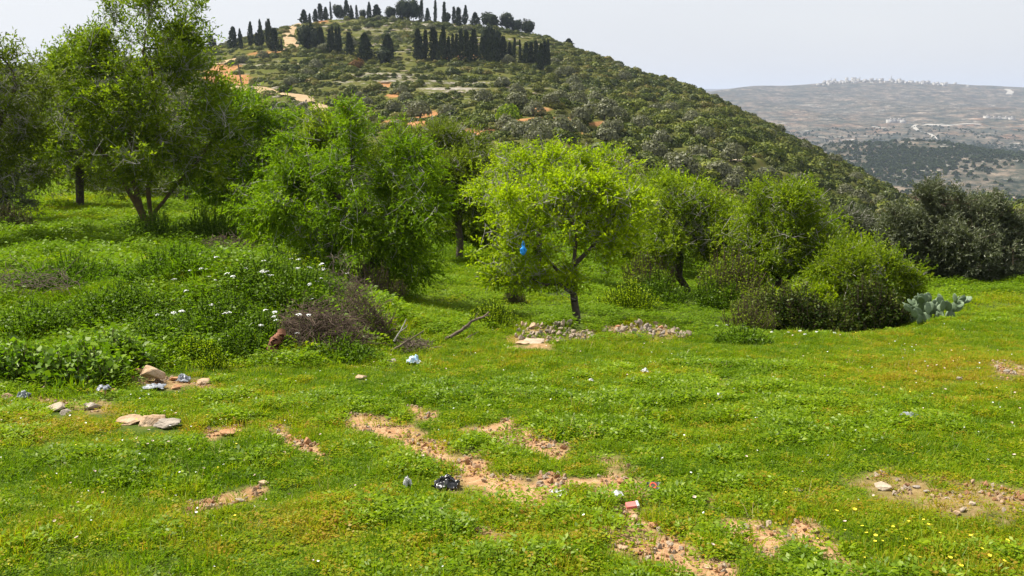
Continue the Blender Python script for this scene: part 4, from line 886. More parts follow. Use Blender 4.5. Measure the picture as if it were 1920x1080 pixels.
# the two rubble heaps: every stone on its own
rub = [rock_mesh('rubble_stone', 480 + k, [M_stone_g, M_stone_w, M_stone_w, M_stone_g, M_stone, M_stone_w][k], (1, .8, .65), 12, 1) for k in range(6)]
def rubble(label, group, n, poly, seed):
    rng = np.random.RandomState(seed)
    for i in range(n):
        t = rng.rand(); px = np.interp(t, [0, 1], [poly[0], poly[1]]); top = np.interp(px, poly[2], poly[3]); bot = np.interp(px, poly[2], poly[4]); py = rng.uniform(top, bot)
        p = hit(px + rng.normal(0, 3), py, 8, 30, 15); sz = rng.uniform(.022, .048) * (1.7 if rng.rand() < .12 else 1)
        o = mobj('rubble_stone', rub[rng.randint(6)], None, p + Vector((0, 0, sz * rng.uniform(.2, 1.3)))); o.scale = (sz, sz, sz); o.rotation_euler = tuple(rng.uniform(0, 6.28, 3))
        
        m_ = o.data.materials[0]; colr = {M_stone_g: 'grey', M_stone: 'tan', M_stone_w: 'pale', M_stone_o: 'brown'}[m_]; third = ['left', 'middle', 'right'][int(np.clip((px - poly[0]) / (poly[1] - poly[0]) * 3, 0, 2))]
        tag(o, '%s broken stone in the %s third of the %s' % (colr, third, label), 'stone', '%s %s stones of the %s' % (third, colr, label))
rubble('left rubble heap', '', 160, (970, 1115, [970, 1030, 1070, 1115], [614, 612, 612, 628], [642, 645, 645, 636]), 1)
rubble('right rubble heap', '', 135, (1130, 1290, [1130, 1180, 1250, 1290], [617, 612, 613, 628], [625, 632, 638, 636]), 2)

# pebbles on the bare earth (uncountable)
def pebbles():
    rng = np.random.RandomState(77); X, Y = meadow_points(150000, 3.5, 12, .6, rng); Z = H(X, Y); dm = dirt_mask(X, Y, Z)
    k = (dm > .45) & (rng.rand(len(X)) < 1.0 * sstep(.38, .58, fbm(X / .22, Y / .22, 66, 3))); X, Y, Z = X[k], Y[k], Z[k]; m = len(X)
    s = .004 + .022 * rng.rand(m) ** 3 + .014 * (rng.rand(m) < .06)
    S = np.stack([s, s * .8, s * .65], 1); rot = rng.uniform(0, 6.28, (m, 3))
    src = [('pebble', rock_mesh('pebble', 500 + q, mt, (1, 1, 1), 10, 0)) for q, mt in enumerate((M_stone, M_stone_o, M_stone_w, M_stone, M_stone_o))]
    scatter('pebbles', np.stack([X, Y, Z + s * .3], 1), rot, S, rng.randint(0, 5, m), rng.rand(m), src, 'orange and tan pebbles and clods on the bare earth', 'pebbles')
pebbles()

# ------------------------------------------------------------------ hillside vegetation
def hill_proto(kind, seed):
    rng = np.random.RandomState(seed)
    if kind in ('shrub', 'olive'):
        n = 380 if kind == 'shrub' else 620; d = nrm(rng.normal(0, 1, (n, 3))); d[:, 2] = np.abs(d[:, 2]) * 1.0 - .12
        lob = .72 + .5 * vnoise(d[:, 0] * 1.8 + seed * 3.1, d[:, 1] * 1.8 + d[:, 2] * 1.3 + seed); P = d * lob[:, None] * rng.uniform(.72, 1.02, (n, 1)); P[:, 2] = P[:, 2] * (.85 if kind == 'shrub' else 1.0) + (.12 if kind == 'shrub' else .42)
        D = np.cross(d, rng.normal(0, 1, (n, 3))); L = rng.uniform(.18, .34, n) * (1 if kind == 'shrub' else .75)
        me = leaves('foliage', P, D, L, L * .8, M_shrubs if kind == 'shrub' else M_hillolive, rng.uniform(0, .95, n), rng, .2, .6, d + rng.normal(0, .35 if kind == 'shrub' else .7, (n, 3)))
        return me
    if kind == 'cypress':
        n = 900; z = rng.rand(n) ** .8; r = .105 * np.minimum(1, z * 9 + .35) * (1 - z ** 1.6) ** .75 + .004
    elif kind == 'conifer':
        n = 1000; z = rng.rand(n) ** .9; r = .26 * (1 - z) ** .8 * (.7 + .6 * vnoise(z * 9, z * 0 + seed)) + .01; r *= np.minimum(1, z * 6 + .3)
    if kind in ('cypress', 'conifer'):
        a = rng.uniform(0, 6.28, n); r = r * (.45 + 1.0 * vnoise(a * 1.9 + seed * 1.7, z * 8 + seed)) * rng.uniform(.6, 1.12, n)
        P = np.stack([r * np.cos(a), r * np.sin(a), .03 + z * .96], 1); D = np.stack([np.cos(a) * .5, np.sin(a) * .5, .9 + 0 * a], 1) + rng.normal(0, .35, (n, 3))
        L = rng.uniform(.06, .12, n); sc_ = .35 if kind == 'cypress' else .7; return leaves('crown', P, D, L, L * sc_, M_cyp, rng.rand(n), rng, .1, .3, np.stack([np.cos(a), np.sin(a), 0 * a + .2], 1))
    if kind == 'pine':
        n = 1100; d = nrm(rng.normal(0, 1, (n, 3))); lob = .5 + .95 * vnoise(d[:, 0] * 2.4 + seed * 1.3, d[:, 1] * 2.4 + d[:, 2] * 2 + seed); P = d * lob[:, None] * rng.uniform(.6, 1, (n, 1)) * np.array([.42, .42, .40]); P[:, 2] += .57
        D = np.cross(d, rng.normal(0, 1, (n, 3))); L = rng.uniform(.09, .16, n); return leaves('crown', P, D, L, L * .8, M_cyp, rng.rand(n), rng, .2, .6, d)
protoM = {k: [hill_proto(k, 600 + 10 * i + j) for j in range(nv)] for i, (k, nv) in enumerate([('shrub', 7), ('olive', 5), ('cypress', 8), ('conifer', 9), ('pine', 7)])}
M_shrub_single = M_shrub1
trunkM = tubes('trunk', np.array([[0, 0, -.05], [0, 0, .2]]), np.array([[0, 0, .2], [.01, 0, .75]]), [.022, .018], [.018, .006], M_bark, 6)
otrunkM = tubes('trunk', np.array([[0, 0, -.1], [0, 0, .25], [0, 0, .25]]), np.array([[0, 0, .25], [.3, .1, .6], [-.25, .1, .65]]), [.10, .07, .07], [.08, .04, .04], M_bark, 6)
def shrub_pts(n, seed, kind):
    rng = np.random.RandomState(seed); Y = rng.uniform(82 ** 1.6, 470 ** 1.6, n) ** (1 / 1.6); X = rng.uniform(-.62, .72, n) * Y; Z = H(X, Y); px, py = proj(X, Y, Z)
    ry = np.interp(px, ridge_px, ridge_Y); nn = fbm(X / 14, Y / 14, 95, 3); pch = fbm(X / 30, Y / 30, 96, 2)
    so = soil_mask(X, Y, Z); rk = rock_attr(X, Y, Z)
    if kind == 'shrub':
        dens = .56 + .50 * sstep(850, 1250, px) - .22 * rk + 0 * px; dens = dens - .25 * (1 - sstep(70, 130, py)) * (px < 1000); dens = dens + (nn - .5) * 2.0
        ol = np.exp(-((px - 1080) / 170) ** 2 - ((py - 235) / 40) ** 2); dens = dens - .45 * ol
    else:
        ol = np.exp(-((px - 1040) / 150) ** 2 - ((py - 235) / 45) ** 2) + .9 * np.exp(-((px - 1290) / 110) ** 2 - ((py - 320) / 45) ** 2) + .4 * np.exp(-((px - 700) / 100) ** 2 - ((py - 215) / 30) ** 2) + .4 * np.exp(-((px - 1450) / 150) ** 2 - ((py - 350) / 50) ** 2)
        dens = .75 * ol - .05 + (nn - .5) * .6
    k = (rng.rand(n) < dens) & (Y < ry + 25) & (so < .35); return X[k], Y[k], Z[k], px[k], py[k], rng
def thin(X, Y, r):
    keep = []; grid = {}
    for i in range(len(X)):
        c = (int(X[i] // r), int(Y[i] // r)); ok = True
        for dx in (-1, 0, 1):
            for dy in (-1, 0, 1):
                for j in grid.get((c[0] + dx, c[1] + dy), ()):
                    if (X[i] - X[j]) ** 2 + (Y[i] - Y[j]) ** 2 < r * r: ok = False
        if ok: keep.append(i); grid.setdefault(c, []).append(i)
    return np.array(keep)
canopy = lambda px: np.interp(px, [380, 520, 600, 700, 780, 880, 950, 1150, 1210, 1400, 1450, 1600, 1700, 1760, 1920], [150, 185, 200, 215, 235, 262, 285, 300, 335, 375, 350, 400, 400, 400, 400])
def visible(X, Y, Z, px, py):
    ok = (px > 370) & (px < 1930) & (py < canopy(px)) & (Y > 88)
    for t in np.linspace(.35, .97, 22):
        ok &= H(X * t, Y * t) < (Z + 2.2) * t + .3
    return ok
def hill_shrubs():
    X, Y, Z, px, py, rng = shrub_pts(30000, 701, 'shrub'); k = thin(X, Y, 2.0); X, Y, Z, px, py = [q[k] for q in (X, Y, Z, px, py)]; m = len(X)
    s = rng.uniform(.7, 1.9, m) * (.65 + .8 * fbm(X / 9, Y / 9, 76, 2)) * np.where(px > 1100, 1.12, .95) * np.interp(Y, [90, 200, 400], [.8, 1, 1.15]); S = np.stack([s * rng.uniform(.9, 1.2, m), s * rng.uniform(.9, 1.2, m), s * rng.uniform(.7, 1.1, m)], 1)
    rz = rng.uniform(0, 6.28, m); pk = rng.randint(0, 7, m); tint = np.clip(.38 + (fbm(X / 12, Y / 12, 97, 2) - .5) * .8 + rng.normal(0, .24, m), 0, 1)
    tint = np.where(rng.rand(m) < .04, 1.0, np.where(rng.rand(m) < .12, .75, tint))
    vis = visible(X, Y, Z, px, py); sc = np.where(vis, s / Y, 0); order = np.argsort(-sc)[:290]; rest = np.ones(m, bool); rest[order] = False
    bank = {}
    for i in order:
        q = int(pk[i]); key = (q, int(rng.randint(3)))
        if key not in bank:
            me = protoM['shrub'][q].copy(); me.materials.clear(); me.materials.append([M_shrub1, M_shrub2, M_shrub3][key[1]]); bank[key] = me
        o = mobj('hill_shrub', bank[key], None, (X[i], Y[i], Z[i] - .15)); o.scale = tuple(S[i]); o.rotation_euler = (0, 0, rz[i])
        
        sh = ['green', 'pale green', 'dark green'][key[1]]; wh_ = 'left' if px[i] < 900 else 'middle' if px[i] < 1250 else 'right'
        tag(o, 'rounded %s shrub in the scrub on the %s part of the hillside' % (sh, wh_), 'shrub', '%s shrubs on the %s part of the hillside' % (sh, wh_))
    m2 = 15000; Y2 = rng.uniform(110 ** 1.6, 465 ** 1.6, m2) ** (1 / 1.6); X2 = rng.uniform(-.5, .3, m2) * Y2; Z2 = H(X2, Y2); g2 = (soil_mask(X2, Y2, Z2) < .3) & (rng.rand(m2) < .25 + 1.1 * (fbm(X2 / 9, Y2 / 9, 75, 2) - .3)); X2, Y2, Z2 = X2[g2], Y2[g2], Z2[g2]; m2 = len(X2)
    s2 = rng.uniform(.3, .8, (m2, 1)) * np.array([[1.3, 1.3, .8]]); t2 = np.clip(rng.normal(.5, .25, m2), 0, 1); r2 = rng.uniform(0, 6.28, m2)
    PP = np.concatenate([np.stack([X, Y, Z - .15], 1)[rest], np.stack([X2, Y2, Z2 - .1], 1)]); RR = np.concatenate([np.stack([0 * rz, 0 * rz, rz], 1)[rest], np.stack([0 * r2, 0 * r2, r2], 1)])
    scatter('hill_scrub', PP, RR, np.concatenate([S[rest], s2]), np.concatenate([pk[rest], rng.randint(0, 7, m2)]), np.concatenate([tint[rest], t2]), [('shrub', me) for me in protoM['shrub']], 'dense scrub of rounded shrubs covering the terraced hill', 'scrub')
    print('hill scrub', m, 'visible', vis.sum())
M_shrub2 = leafmat('scrub_leaf_light', [(0, (.06, .08, .014)), (.5, (.12, .145, .022)), (1, (.19, .20, .035))], .2, gloss=.03)
M_shrub3 = leafmat('scrub_leaf_dark', [(0, (.028, .042, .012)), (.5, (.055, .072, .016)), (1, (.10, .115, .026))], .2, gloss=.03)
hill_shrubs()
def hill_olives():
    X, Y, Z, px, py, rng = shrub_pts(9000, 702, 'olive'); k = thin(X, Y, 4.6); X, Y, Z, px, py = [q[k] for q in (X, Y, Z, px, py)]
    v = visible(X, Y, Z, px, py); ids = np.nonzero(v)[0]; ids = ids[np.argsort(Y[ids])][:280]
    X, Y, Z, QX = list(X[ids]), list(Y[ids]), list(Z[ids]), list(px[ids])
    for i in range(len(X)):
        wh_ = 'low on the left of the hill' if QX[i] < 880 else 'on the middle of the hill slope' if QX[i] < 1200 else 'low on the right of the hill slope'
        s = rng.uniform(1.5, 2.3); r = empty('hill_olive_tree', (X[i], Y[i], Z[i]), 'small grey olive tree among the scrub %s' % wh_, 'olive tree', 'grey olive trees ' + wh_)
        r.scale = (s, s, s * rng.uniform(.85, 1.1)); r.rotation_euler = (0, 0, rng.uniform(0, 6.28))
        mobj('crown', protoM['olive'][i % 5], r); mobj('trunk', otrunkM, r)
    for (qx, qy, wd, lb) in [(788, 222, 42, 'single round grey olive tree beside the bare red plot under the hill'), (955, 232, 44, 'bright green round tree standing among grey olives right of the red plots')]:
        p = hit(qx, qy, 90); s = wd * p.y / F * .55; r = empty('hill_olive_tree' if qx < 900 else 'hill_green_tree', p, lb, 'olive tree' if qx < 900 else 'tree'); r.scale = (s, s, s)
        me = protoM['olive'][1]
        if qx > 900: me = me.copy(); me.materials.clear(); me.materials.append(M_almond)
        mobj('crown', me, r); mobj('trunk', otrunkM, r)
    for (qx, qy, wd) in [(668, 128, 34)]:
        p = hit(qx, qy, 90); s = wd * p.y / F * .5; me = protoM['shrub'][3].copy(); me.materials.clear(); me.materials.append(leafmat('rust_leaf', [(0, (.09, .05, .02)), (1, (.20, .11, .04))], .2)); o = mobj('rusty_shrub', me, None, p); o.scale = (s, s, s)
        tag(o, 'rusty brown shrub below the lower cypress row on the hill', 'shrub')
    print('olives', len(X))
hill_olives()

ORD = ['first', 'second', 'third', 'fourth', 'fifth', 'sixth', 'seventh', 'eighth', 'ninth', 'tenth', 'eleventh', 'twelfth', 'thirteenth', 'fourteenth', 'fifteenth', 'sixteenth', 'seventeenth', 'eighteenth', 'nineteenth', 'twentieth']
ORD += ['twenty-' + o for o in ORD[:9]] + ['thirtieth'] + ['thirty-' + o for o in ORD[:9]] + ['fortieth']
# (x, top, base, width) in a crop of the photo: x0=360, scale .3854; kind c spire, i ragged conifer, p rounded pine
rows = {
 'on the left shoulder of the hill': [(95, 165, 232, 25, 'c'), (112, 188, 235, 20, 'i'), (200, 145, 240, 50, 'i'), (240, 150, 238, 25, 'i'), (285, 120, 225, 32, 'i'), (318, 165, 228, 30, 'i'), (340, 112, 225, 30, 'i'), (370, 120, 228, 16, 'c'), (385, 112, 250, 20, 'c'), (408, 150, 260, 40, 'c'), (438, 190, 252, 10, 'c')],
 'along the hilltop': [(545, 45, 108, 45, 'i'), (572, 55, 102, 20, 'i'), (600, 40, 98, 30, 'i'), (628, 18, 92, 25, 'c'), (650, 35, 92, 30, 'i'), (678, 12, 90, 10, 'c'), (715, 22, 90, 45, 'p'), (755, 5, 90, 40, 'i'), (778, 25, 88, 22, 'i'), (804, 32, 95, 12, 'c'), (833, 42, 90, 30, 'p'), (862, 12, 88, 28, 'i'), (902, 25, 90, 55, 'i'), (968, 35, 92, 50, 'p'), (1025, 10, 100, 66, 'p'), (1078, 8, 104, 60, 'p'), (1113, 12, 104, 20, 'c'), (1145, 30, 95, 32, 'i'), (1183, 18, 122, 14, 'c'), (1227, 25, 118, 18, 'c'), (1238, 60, 112, 40, 'p'), (1275, 35, 112, 18, 'c'), (1297, 45, 128, 28, 'c'), (1328, 38, 124, 30, 'i'), (1380, 60, 120, 50, 'i'), (1450, 60, 135, 85, 'p'), (1530, 70, 145, 62, 'p'), (1580, 85, 150, 52, 'p'), (1630, 92, 160, 62, 'p'), (1832, 178, 218, 50, 'i')],
 'of the lower band across the hill': [(560, 130, 245, 80, 'p'), (600, 140, 248, 55, 'p'), (625, 150, 245, 30, 'c'), (640, 155, 250, 18, 'c'), (670, 152, 255, 22, 'c'), (690, 142, 258, 14, 'c'), (708, 150, 258, 18, 'c'), (722, 150, 260, 18, 'c'), (770, 168, 280, 32, 'c'), (848, 175, 292, 75, 'i'), (952, 185, 285, 75, 'i'), (940, 245, 318, 70, 'p'), (1108, 160, 298, 62, 'i'), (1135, 165, 295, 25, 'c'), (1170, 150, 295, 34, 'c'), (1190, 165, 298, 22, 'c'), (1205, 180, 300, 30, 'i'), (1222, 145, 305, 27, 'c'), (1247, 190, 302, 34, 'i'), (1268, 180, 298, 18, 'c'), (1283, 178, 300, 20, 'c'), (1310, 160, 302, 27, 'c'), (1336, 162, 300, 32, 'c'), (1352, 190, 302, 35, 'i'), (1378, 158, 302, 32, 'c'), (1408, 190, 300, 36, 'i'), (1440, 140, 300, 62, 'p'), (1470, 150, 302, 54, 'p'), (1445, 200, 305, 45, 'i'), (1480, 195, 305, 40, 'i'), (1510, 188, 305, 37, 'c'), (1545, 215, 303, 34, 'i'), (1563, 195, 308, 15, 'c'), (1597, 205, 303, 13, 'c'), (1625, 220, 312, 44, 'i'), (1648, 215, 312, 24, 'c'), (1680, 210, 322, 24, 'c'), (1700, 225, 345, 44, 'i'), (1722, 215, 332, 28, 'c'), (1738, 205, 322, 15, 'c')]}
kn = {'c': ('cypress_tree', 'cypress', 'cypress', 'narrow dark cypress'), 'i': ('conifer_tree', 'conifer', 'conifer', 'ragged dark conifer'), 'p': ('pine_tree', 'pine', 'pine tree', 'round crowned dark pine')}
for where, lst in rows.items():
    for i, (cx, ct, cb, cw, k) in enumerate(sorted(lst)):
        px = 360 + cx * .3854; pb = cb * .3854; ph = (cb - ct) * .3854; p = hit(px, pb, 200); s = p.y / F; h = ph * s * 1.03; wd = cw * .3854 * s
        name, pk, cat, adj = kn[k]; r = empty(name, p - Vector((0, 0, .2)), '%s, %s from the left %s' % (adj, ORD[i], where), cat, 'dark evergreens ' + where)
        nat = {'c': .22, 'i': .52, 'p': .84}[k]; r.scale = (wd / nat, wd / nat, h); r.rotation_euler = (.05 * math.sin(i * 2.3), .05 * math.sin(i * 1.7), (i * 1.9) % 6.28)
        mobj('crown', protoM[pk][i % len(protoM[pk])], r); mobj('trunk', trunkM, r)

# pale limestone blocks lying on the terraces (uncountable)
def hill_rocks():
    rng = np.random.RandomState(88); Y = rng.uniform(100, 460, 16000); X = rng.uniform(-.4, .6, 16000) * Y; Z = H(X, Y); rk = rock_attr(X, Y, Z)
    k = rng.rand(len(X)) < (.14 * rk + .006); X, Y, Z = X[k], Y[k], Z[k]; m = len(X); s = rng.uniform(.25, .9, m)
    src = [('limestone_block', rock_mesh('limestone_block', 520 + q, M_stone_w if q % 2 else M_stone_g, (1.3, .8, .5), 12, 0)) for q in range(4)]
    scatter('limestone_rubble', np.stack([X, Y, Z], 1), np.stack([0 * X, 0 * X, rng.uniform(-.4, .4, m)], 1), np.stack([s * 1.6, s, s], 1), rng.randint(0, 4, m), rng.rand(m), src, 'pale limestone blocks scattered along the hill terraces', 'rocks')
hill_rocks()

def ribbon(name, pix, width, mat, lift=.12, y0=80, kind='structure', cap=1e9):
    P = [hit(x, y, y0) for x, y in pix]; Q = []
    for a, b in zip(P[:-1], P[1:]):
        n = max(2, int((b - a).length / 2.0)); n = min(n, 60)
        for t in range(n): Q.append(a + (b - a) * t / n)
    Q.append(P[-1]); Q = np.array([[q.x, q.y] for q in Q])
    for _ in range(3): Q[1:-1] = (Q[:-2] + 2 * Q[1:-1] + Q[2:]) / 4
    T_ = np.gradient(Q, axis=0); T_ /= np.linalg.norm(T_, axis=1, keepdims=True) + 1e-9; Nn = np.stack([-T_[:, 1], T_[:, 0]], 1); V = []
    wv = width * (.8 + .4 * vnoise(np.arange(len(Q)) * .3, np.zeros(len(Q)), 4))
    for o in (-.5, -.17, .17, .5):
        c = Q + Nn * o * wv[:, None]; V.append(np.stack([c[:, 0], c[:, 1], H(c[:, 0], c[:, 1]) + lift - (0.25 if abs(o) > .4 else 0)], 1))
    V = np.stack(V, 1).reshape(-1, 3); m = len(Q); i = np.arange(m * 4).reshape(m, 4)
    Fc = np.stack([i[:-1, :-1].ravel(), i[:-1, 1:].ravel(), i[1:, 1:].ravel(), i[1:, :-1].ravel()], 1)
    o = mobj(name, npmesh(name, V, Fc, mat, True)); o['kind'] = kind; return o
M_track = solid('track_earth', [(.3, (.26, .17, .08)), (.7, (.36, .26, .14))], .4, 1, world=True)
M_white = solid('pale_road', [(.3, (.24, .22, .19)), (.7, (.31, .29, .25))], .05, 1, world=True)
ribbon('dirt_road', [(556, 46), (545, 52), (539, 62), (543, 74), (546, 84), (543, 92)], 5.0, M_track, .35)
ribbon('dirt_road', [(540, 98), (575, 97), (560, 98)][:2], 3.0, M_track, .35)
ribbon('dirt_road', [(398, 124), (425, 117), (450, 112), (500, 107)], 4.5, M_track, .5)
ribbon('dirt_road', [(420, 166), (470, 174), (500, 176), (540, 180), (572, 188), (590, 198), (604, 214)], 4.5, M_track, .6)
ribbon('far_road', [(1712, 238), (1722, 246), (1740, 250), (1750, 256), (1754, 262)], 11, M_white, 1.2, 700)
ribbon('far_road', [(1712, 238), (1735, 234), (1780, 236), (1840, 234)], 9, M_white, 1.2, 700)
ribbon('far_road', [(1585, 262), (1600, 262), (1614, 268)], 9, M_white, 1.2, 700)
ribbon('far_road', [(1636, 238), (1660, 241)], 9, M_white, 1.2, 700)
ribbon('far_road', [(1888, 168), (1895, 172), (1892, 178)], 22, M_white, 2, 700)

# utility pole and terrace wall on the hill
pb = hit(457, 178, 90); s = pb.y / F; top = Vector(pt(446, 119, pb.y))
pole = empty('utility_pole', pb, 'leaning wooden utility pole beside the bare earth on the left of the hill', 'pole')
d = np.array(top - pb); mobj('post', tubes('post', np.array([[0, 0, -.3]]), np.array([d]), [.20], [.15], M_deadwood, 10), pole)
mobj('crossarm', tubes('crossarm', np.array([d * .95 + [-.9, 0, 0]]), np.array([d * .95 + [.9, 0, .1]]), [.07], [.07], M_deadwood, 6), pole)
def wall(name, label, pts, hh, seed, n=90):
    rng = np.random.RandomState(seed); P = [hit(x, y, 60) for x, y in pts]; b = P[0].copy(); V = []; Fc = []; rk = rock_mesh('wall_stone', seed, M_stone_g, (1, .8, .6), 10, 0)
    co = np.zeros(len(rk.vertices) * 3); rk.vertices.foreach_get('co', co); co = co.reshape(-1, 3); rk.calc_loop_triangles(); tr = np.array([list(t.vertices) for t in rk.loop_triangles])
    for i in range(n):
        t = rng.rand() * (len(P) - 1); j = int(t); q = P[j].lerp(P[j + 1], t - j) - b; sc = rng.uniform(.22, .42); Rm = np.array(Euler(tuple(rng.uniform(0, 6, 3))).to_matrix())
        V.append((co * sc) @ Rm.T + np.array([q.x, q.y + rng.normal(0, .15), q.z + rng.uniform(0, hh)])); Fc.append(tr + i * len(co))
    o = mobj(name, npmesh(name, np.concatenate(V), np.concatenate(Fc), M_stone_g), None, b); return tag(o, label, 'wall')
wall('stone_wall', 'tumbled dry stone wall beside the dirt track below the hill', [(545, 214), (560, 212), (575, 200)], 1.4, 531, 110)

# ------------------------------------------------------------------ far valley: woods, village
def far_woods():
    rng = np.random.RandomState(91); n = 60000; Y = rng.uniform(650, 2600, n); X = rng.uniform(.12, .66, n) * Y; Z = H(X, Y); px, py = proj(X, Y, Z)
    wood = np.exp(-((px - 1690) / 120) ** 2 - ((py - 298) / 28) ** 2) + .8 * np.exp(-((px - 1850) / 90) ** 2 - ((py - 285) / 12) ** 2) + .6 * np.exp(-((px - 1510) / 40) ** 2 - ((py - 235) / 14) ** 2) + .3 * np.exp(-((py - 400) / 22) ** 2)
    nn = fbm(X / 60, Y / 60, 98, 3); nz = fbm(X / 22, Y / 22, 99, 2)
    k = (rng.rand(n) < np.clip(wood * 1.1 * sstep(.30, .5, nn + wood * .12) + .10 * sstep(.45, .6, nz), 0, 1)) ; X, Y, Z = X[k], Y[k], Z[k]; m = len(X); s = rng.uniform(1.6, 3.4, m)
    S = np.stack([s, s, s * rng.uniform(.9, 1.4, m)], 1); me = []
    for q in range(3):
        g = np.random.RandomState(920 + q); c = 60; d = nrm(g.normal(0, 1, (c, 3))); d[:, 2] = np.abs(d[:, 2]); L = g.uniform(.5, .8, c); me.append(('far_tree', leaves('foliage', d * .6, d + g.normal(0, .6, (c, 3)), L, L * .9, M_farwood, g.rand(c), g, .2, .6)))
    scatter('far_woods', np.stack([X, Y, Z], 1), np.stack([0 * X, 0 * X, rng.uniform(0, 6, m)], 1), S, rng.randint(0, 3, m), rng.rand(m), me, 'dark scattered woods and scrub on the far valley hills', 'woods'); print('far woods', m)
far_woods()
M_plaster = solid('pale_plaster', [(.3, (.30, .28, .25)), (.7, (.42, .40, .36))], .1, .9, world=True); M_roof = solid('flat_roof', [(.3, (.30, .28, .26)), (.7, (.45, .42, .40))], .1, .9, world=True); M_win = solid('dark_window', [(.3, (.03, .035, .04)), (.7, (.06, .06, .07))], 3, .3)
def boxm(name, parts, mat):
    V = []; Fc = []
    for (cx, cy, cz, sx, sy, sz) in parts:
        b = len(V)
        for dz in (-1, 1):
            for dx, dy in ((-1, -1), (1, -1), (1, 1), (-1, 1)): V.append((cx + dx * sx / 2, cy + dy * sy / 2, cz + dz * sz / 2))
        Fc += [(b, b + 3, b + 2, b + 1), (b + 4, b + 5, b + 6, b + 7), (b, b + 1, b + 5, b + 4), (b + 1, b + 2, b + 6, b + 5), (b + 2, b + 3, b + 7, b + 6), (b + 3, b, b + 4, b + 7)]
    return npmesh(name, V, Fc, mat)
hw = [boxm('wall', [(0, 0, h / 2 - 4, a, b, h + 8)], M_plaster) for a, b, h in ((14, 12, 7), (18, 12, 10), (12, 12, 13))]
hr = [boxm('roof', [(0, 0, h + .4, a + .8, b + .8, .8), (a * .2, 0, h + 2, 4, 4, 2.4)], M_roof) for a, b, h in ((14, 12, 7), (18, 12, 10), (12, 12, 13))]
hwin = [boxm('window', [(x, -6.05, z, 1.4, .3, 1.6) for x in np.arange(-a / 2 + 2.5, a / 2 - 1, 3.5) for z in np.arange(2.5, h, 3.2)], M_win) for a, b, h in ((14, 12, 7), (18, 12, 10), (12, 12, 13))]
def house(px, Y, q, rz, label, group, zoff=0, sc=1.0):
    p = on(px, Y); r = empty('house', p, label, 'house', group); r.rotation_euler = (0, 0, rz); r.scale = (sc,) * 3
    mobj('wall', hw[q], r); mobj('roof', hr[q], r)
rng = np.random.RandomState(93)
for k in range(88):
    c = rng.choice([1575, 1640, 1700, 1760], p=[.42, .22, .2, .16]); px = float(np.clip(rng.normal(c, 24), 1520, 1815)); Y = float(rng.uniform(4300, 4520))
    house(px, Y, rng.randint(3), rng.uniform(-.5, .5), 'tiny pale house %s the village strung along the far ridge' % ('at the left end of' if px < 1600 else 'in the middle of' if px < 1680 else 'in the right half of'), 'houses of the far ridge village, ' + ('left' if px < 1600 else 'middle' if px < 1680 else 'right'), 0, rng.uniform(.5, .95))
for k, (px, Y) in enumerate([(1668, 2750), (1675, 2760), (1684, 2760), (1692, 2750), (1862, 2900), (1872, 2900), (1884, 2910), (1896, 2900), (1850, 2880)]):
    house(px, Y, 0, .2 * k % .6, 'pale building %s on the far slope' % ('above the white winding road' if k < 4 else 'beside the right edge quarry'), 'pale buildings of the far slope, ' + ('road' if k < 4 else 'quarry'), 0, 1.1)
for k, (px, hh) in enumerate([(1558, 15), (1671, 18), (1612, 12)]):
    p = on(px, 4450); r = empty('tower', p, ['tall thin tower at the left end of the far ridge village', 'thin tower in the middle of the far ridge village', 'lower thin tower between the other two in the far village'][k], 'tower')
    mobj('shaft', tubes('shaft', np.array([[0, 0, -4.]]), np.array([[0, 0, hh * 1.]]), [1.8], [1.5], M_plaster, 10), r); mobj('spire', tubes('spire', np.array([[0, 0, hh * 1.], [0, 0, hh + 2.]]), np.array([[0, 0, hh + 2.], [0, 0, hh + 8.]]), [2.2, 1.4], [2.2, .2], M_roof, 10), r)

# ------------------------------------------------------------------ flowers
M_yf = solid('yellow_petal', [(.3, (.62, .50, .01)), (.7, (.80, .68, .03))], 30, .7); M_wf = solid('white_petal', [(.3, (.62, .64, .60)), (.7, (.80, .80, .78))], 30, .7)
M_stem = solid('flower_stem', [(.3, (.06, .12, .02)), (.7, (.10, .18, .03))], 10, .8); M_pf = solid('pink_clover', [(.3, (.50, .38, .30)), (.7, (.68, .58, .50))], 30, .8)
def petals(name, n, r, cup, mat, seed, rings=1):
    g = np.random.RandomState(seed); a = np.concatenate([np.arange(n) / n * 6.283 + j * .3 for j in range(rings)]) + g.normal(0, .08, n * rings); m = len(a)
    D = np.stack([np.cos(a), np.sin(a), np.full(m, cup)], 1); L = np.full(m, r); V = []
    S = np.stack([-np.sin(a), np.cos(a), 0 * a], 1); w_ = r * .9 * math.sin(math.pi / n) * 1.3
    P0 = np.zeros((m, 3)); P1 = D * (r * .55) + S * w_ * .6; P2 = D * r + S * w_ * .25; P3 = D * r - S * w_ * .25; P4 = D * (r * .55) - S * w_ * .6
    return npmesh(name, np.stack([P0, P1, P2, P3, P4], 1).reshape(-1, 3), np.arange(5 * m).reshape(m, 5), mat)
yhead = [petals('flower_head', 7, .014, .35 + .15 * k, M_yf, 540 + k, 2) for k in range(3)]
def umbel(seed):
    g = np.random.RandomState(seed); n = 26; a = g.uniform(0, 6.28, n); r = .032 * np.sqrt(g.rand(n)); C = np.stack([r * np.cos(a), r * np.sin(a), .012 * (1 - (r / .032) ** 2) + 0 * a], 1)
    D = g.normal(0, 1, (n, 3)); D[:, 2] *= .3; L = np.full(n, .015); return leaves('flower_head', C - nrm(D) * .007, D, L, L * .95, M_wf, g.rand(n), g, .1, 4)
wh = [umbel(550 + k) for k in range(4)]
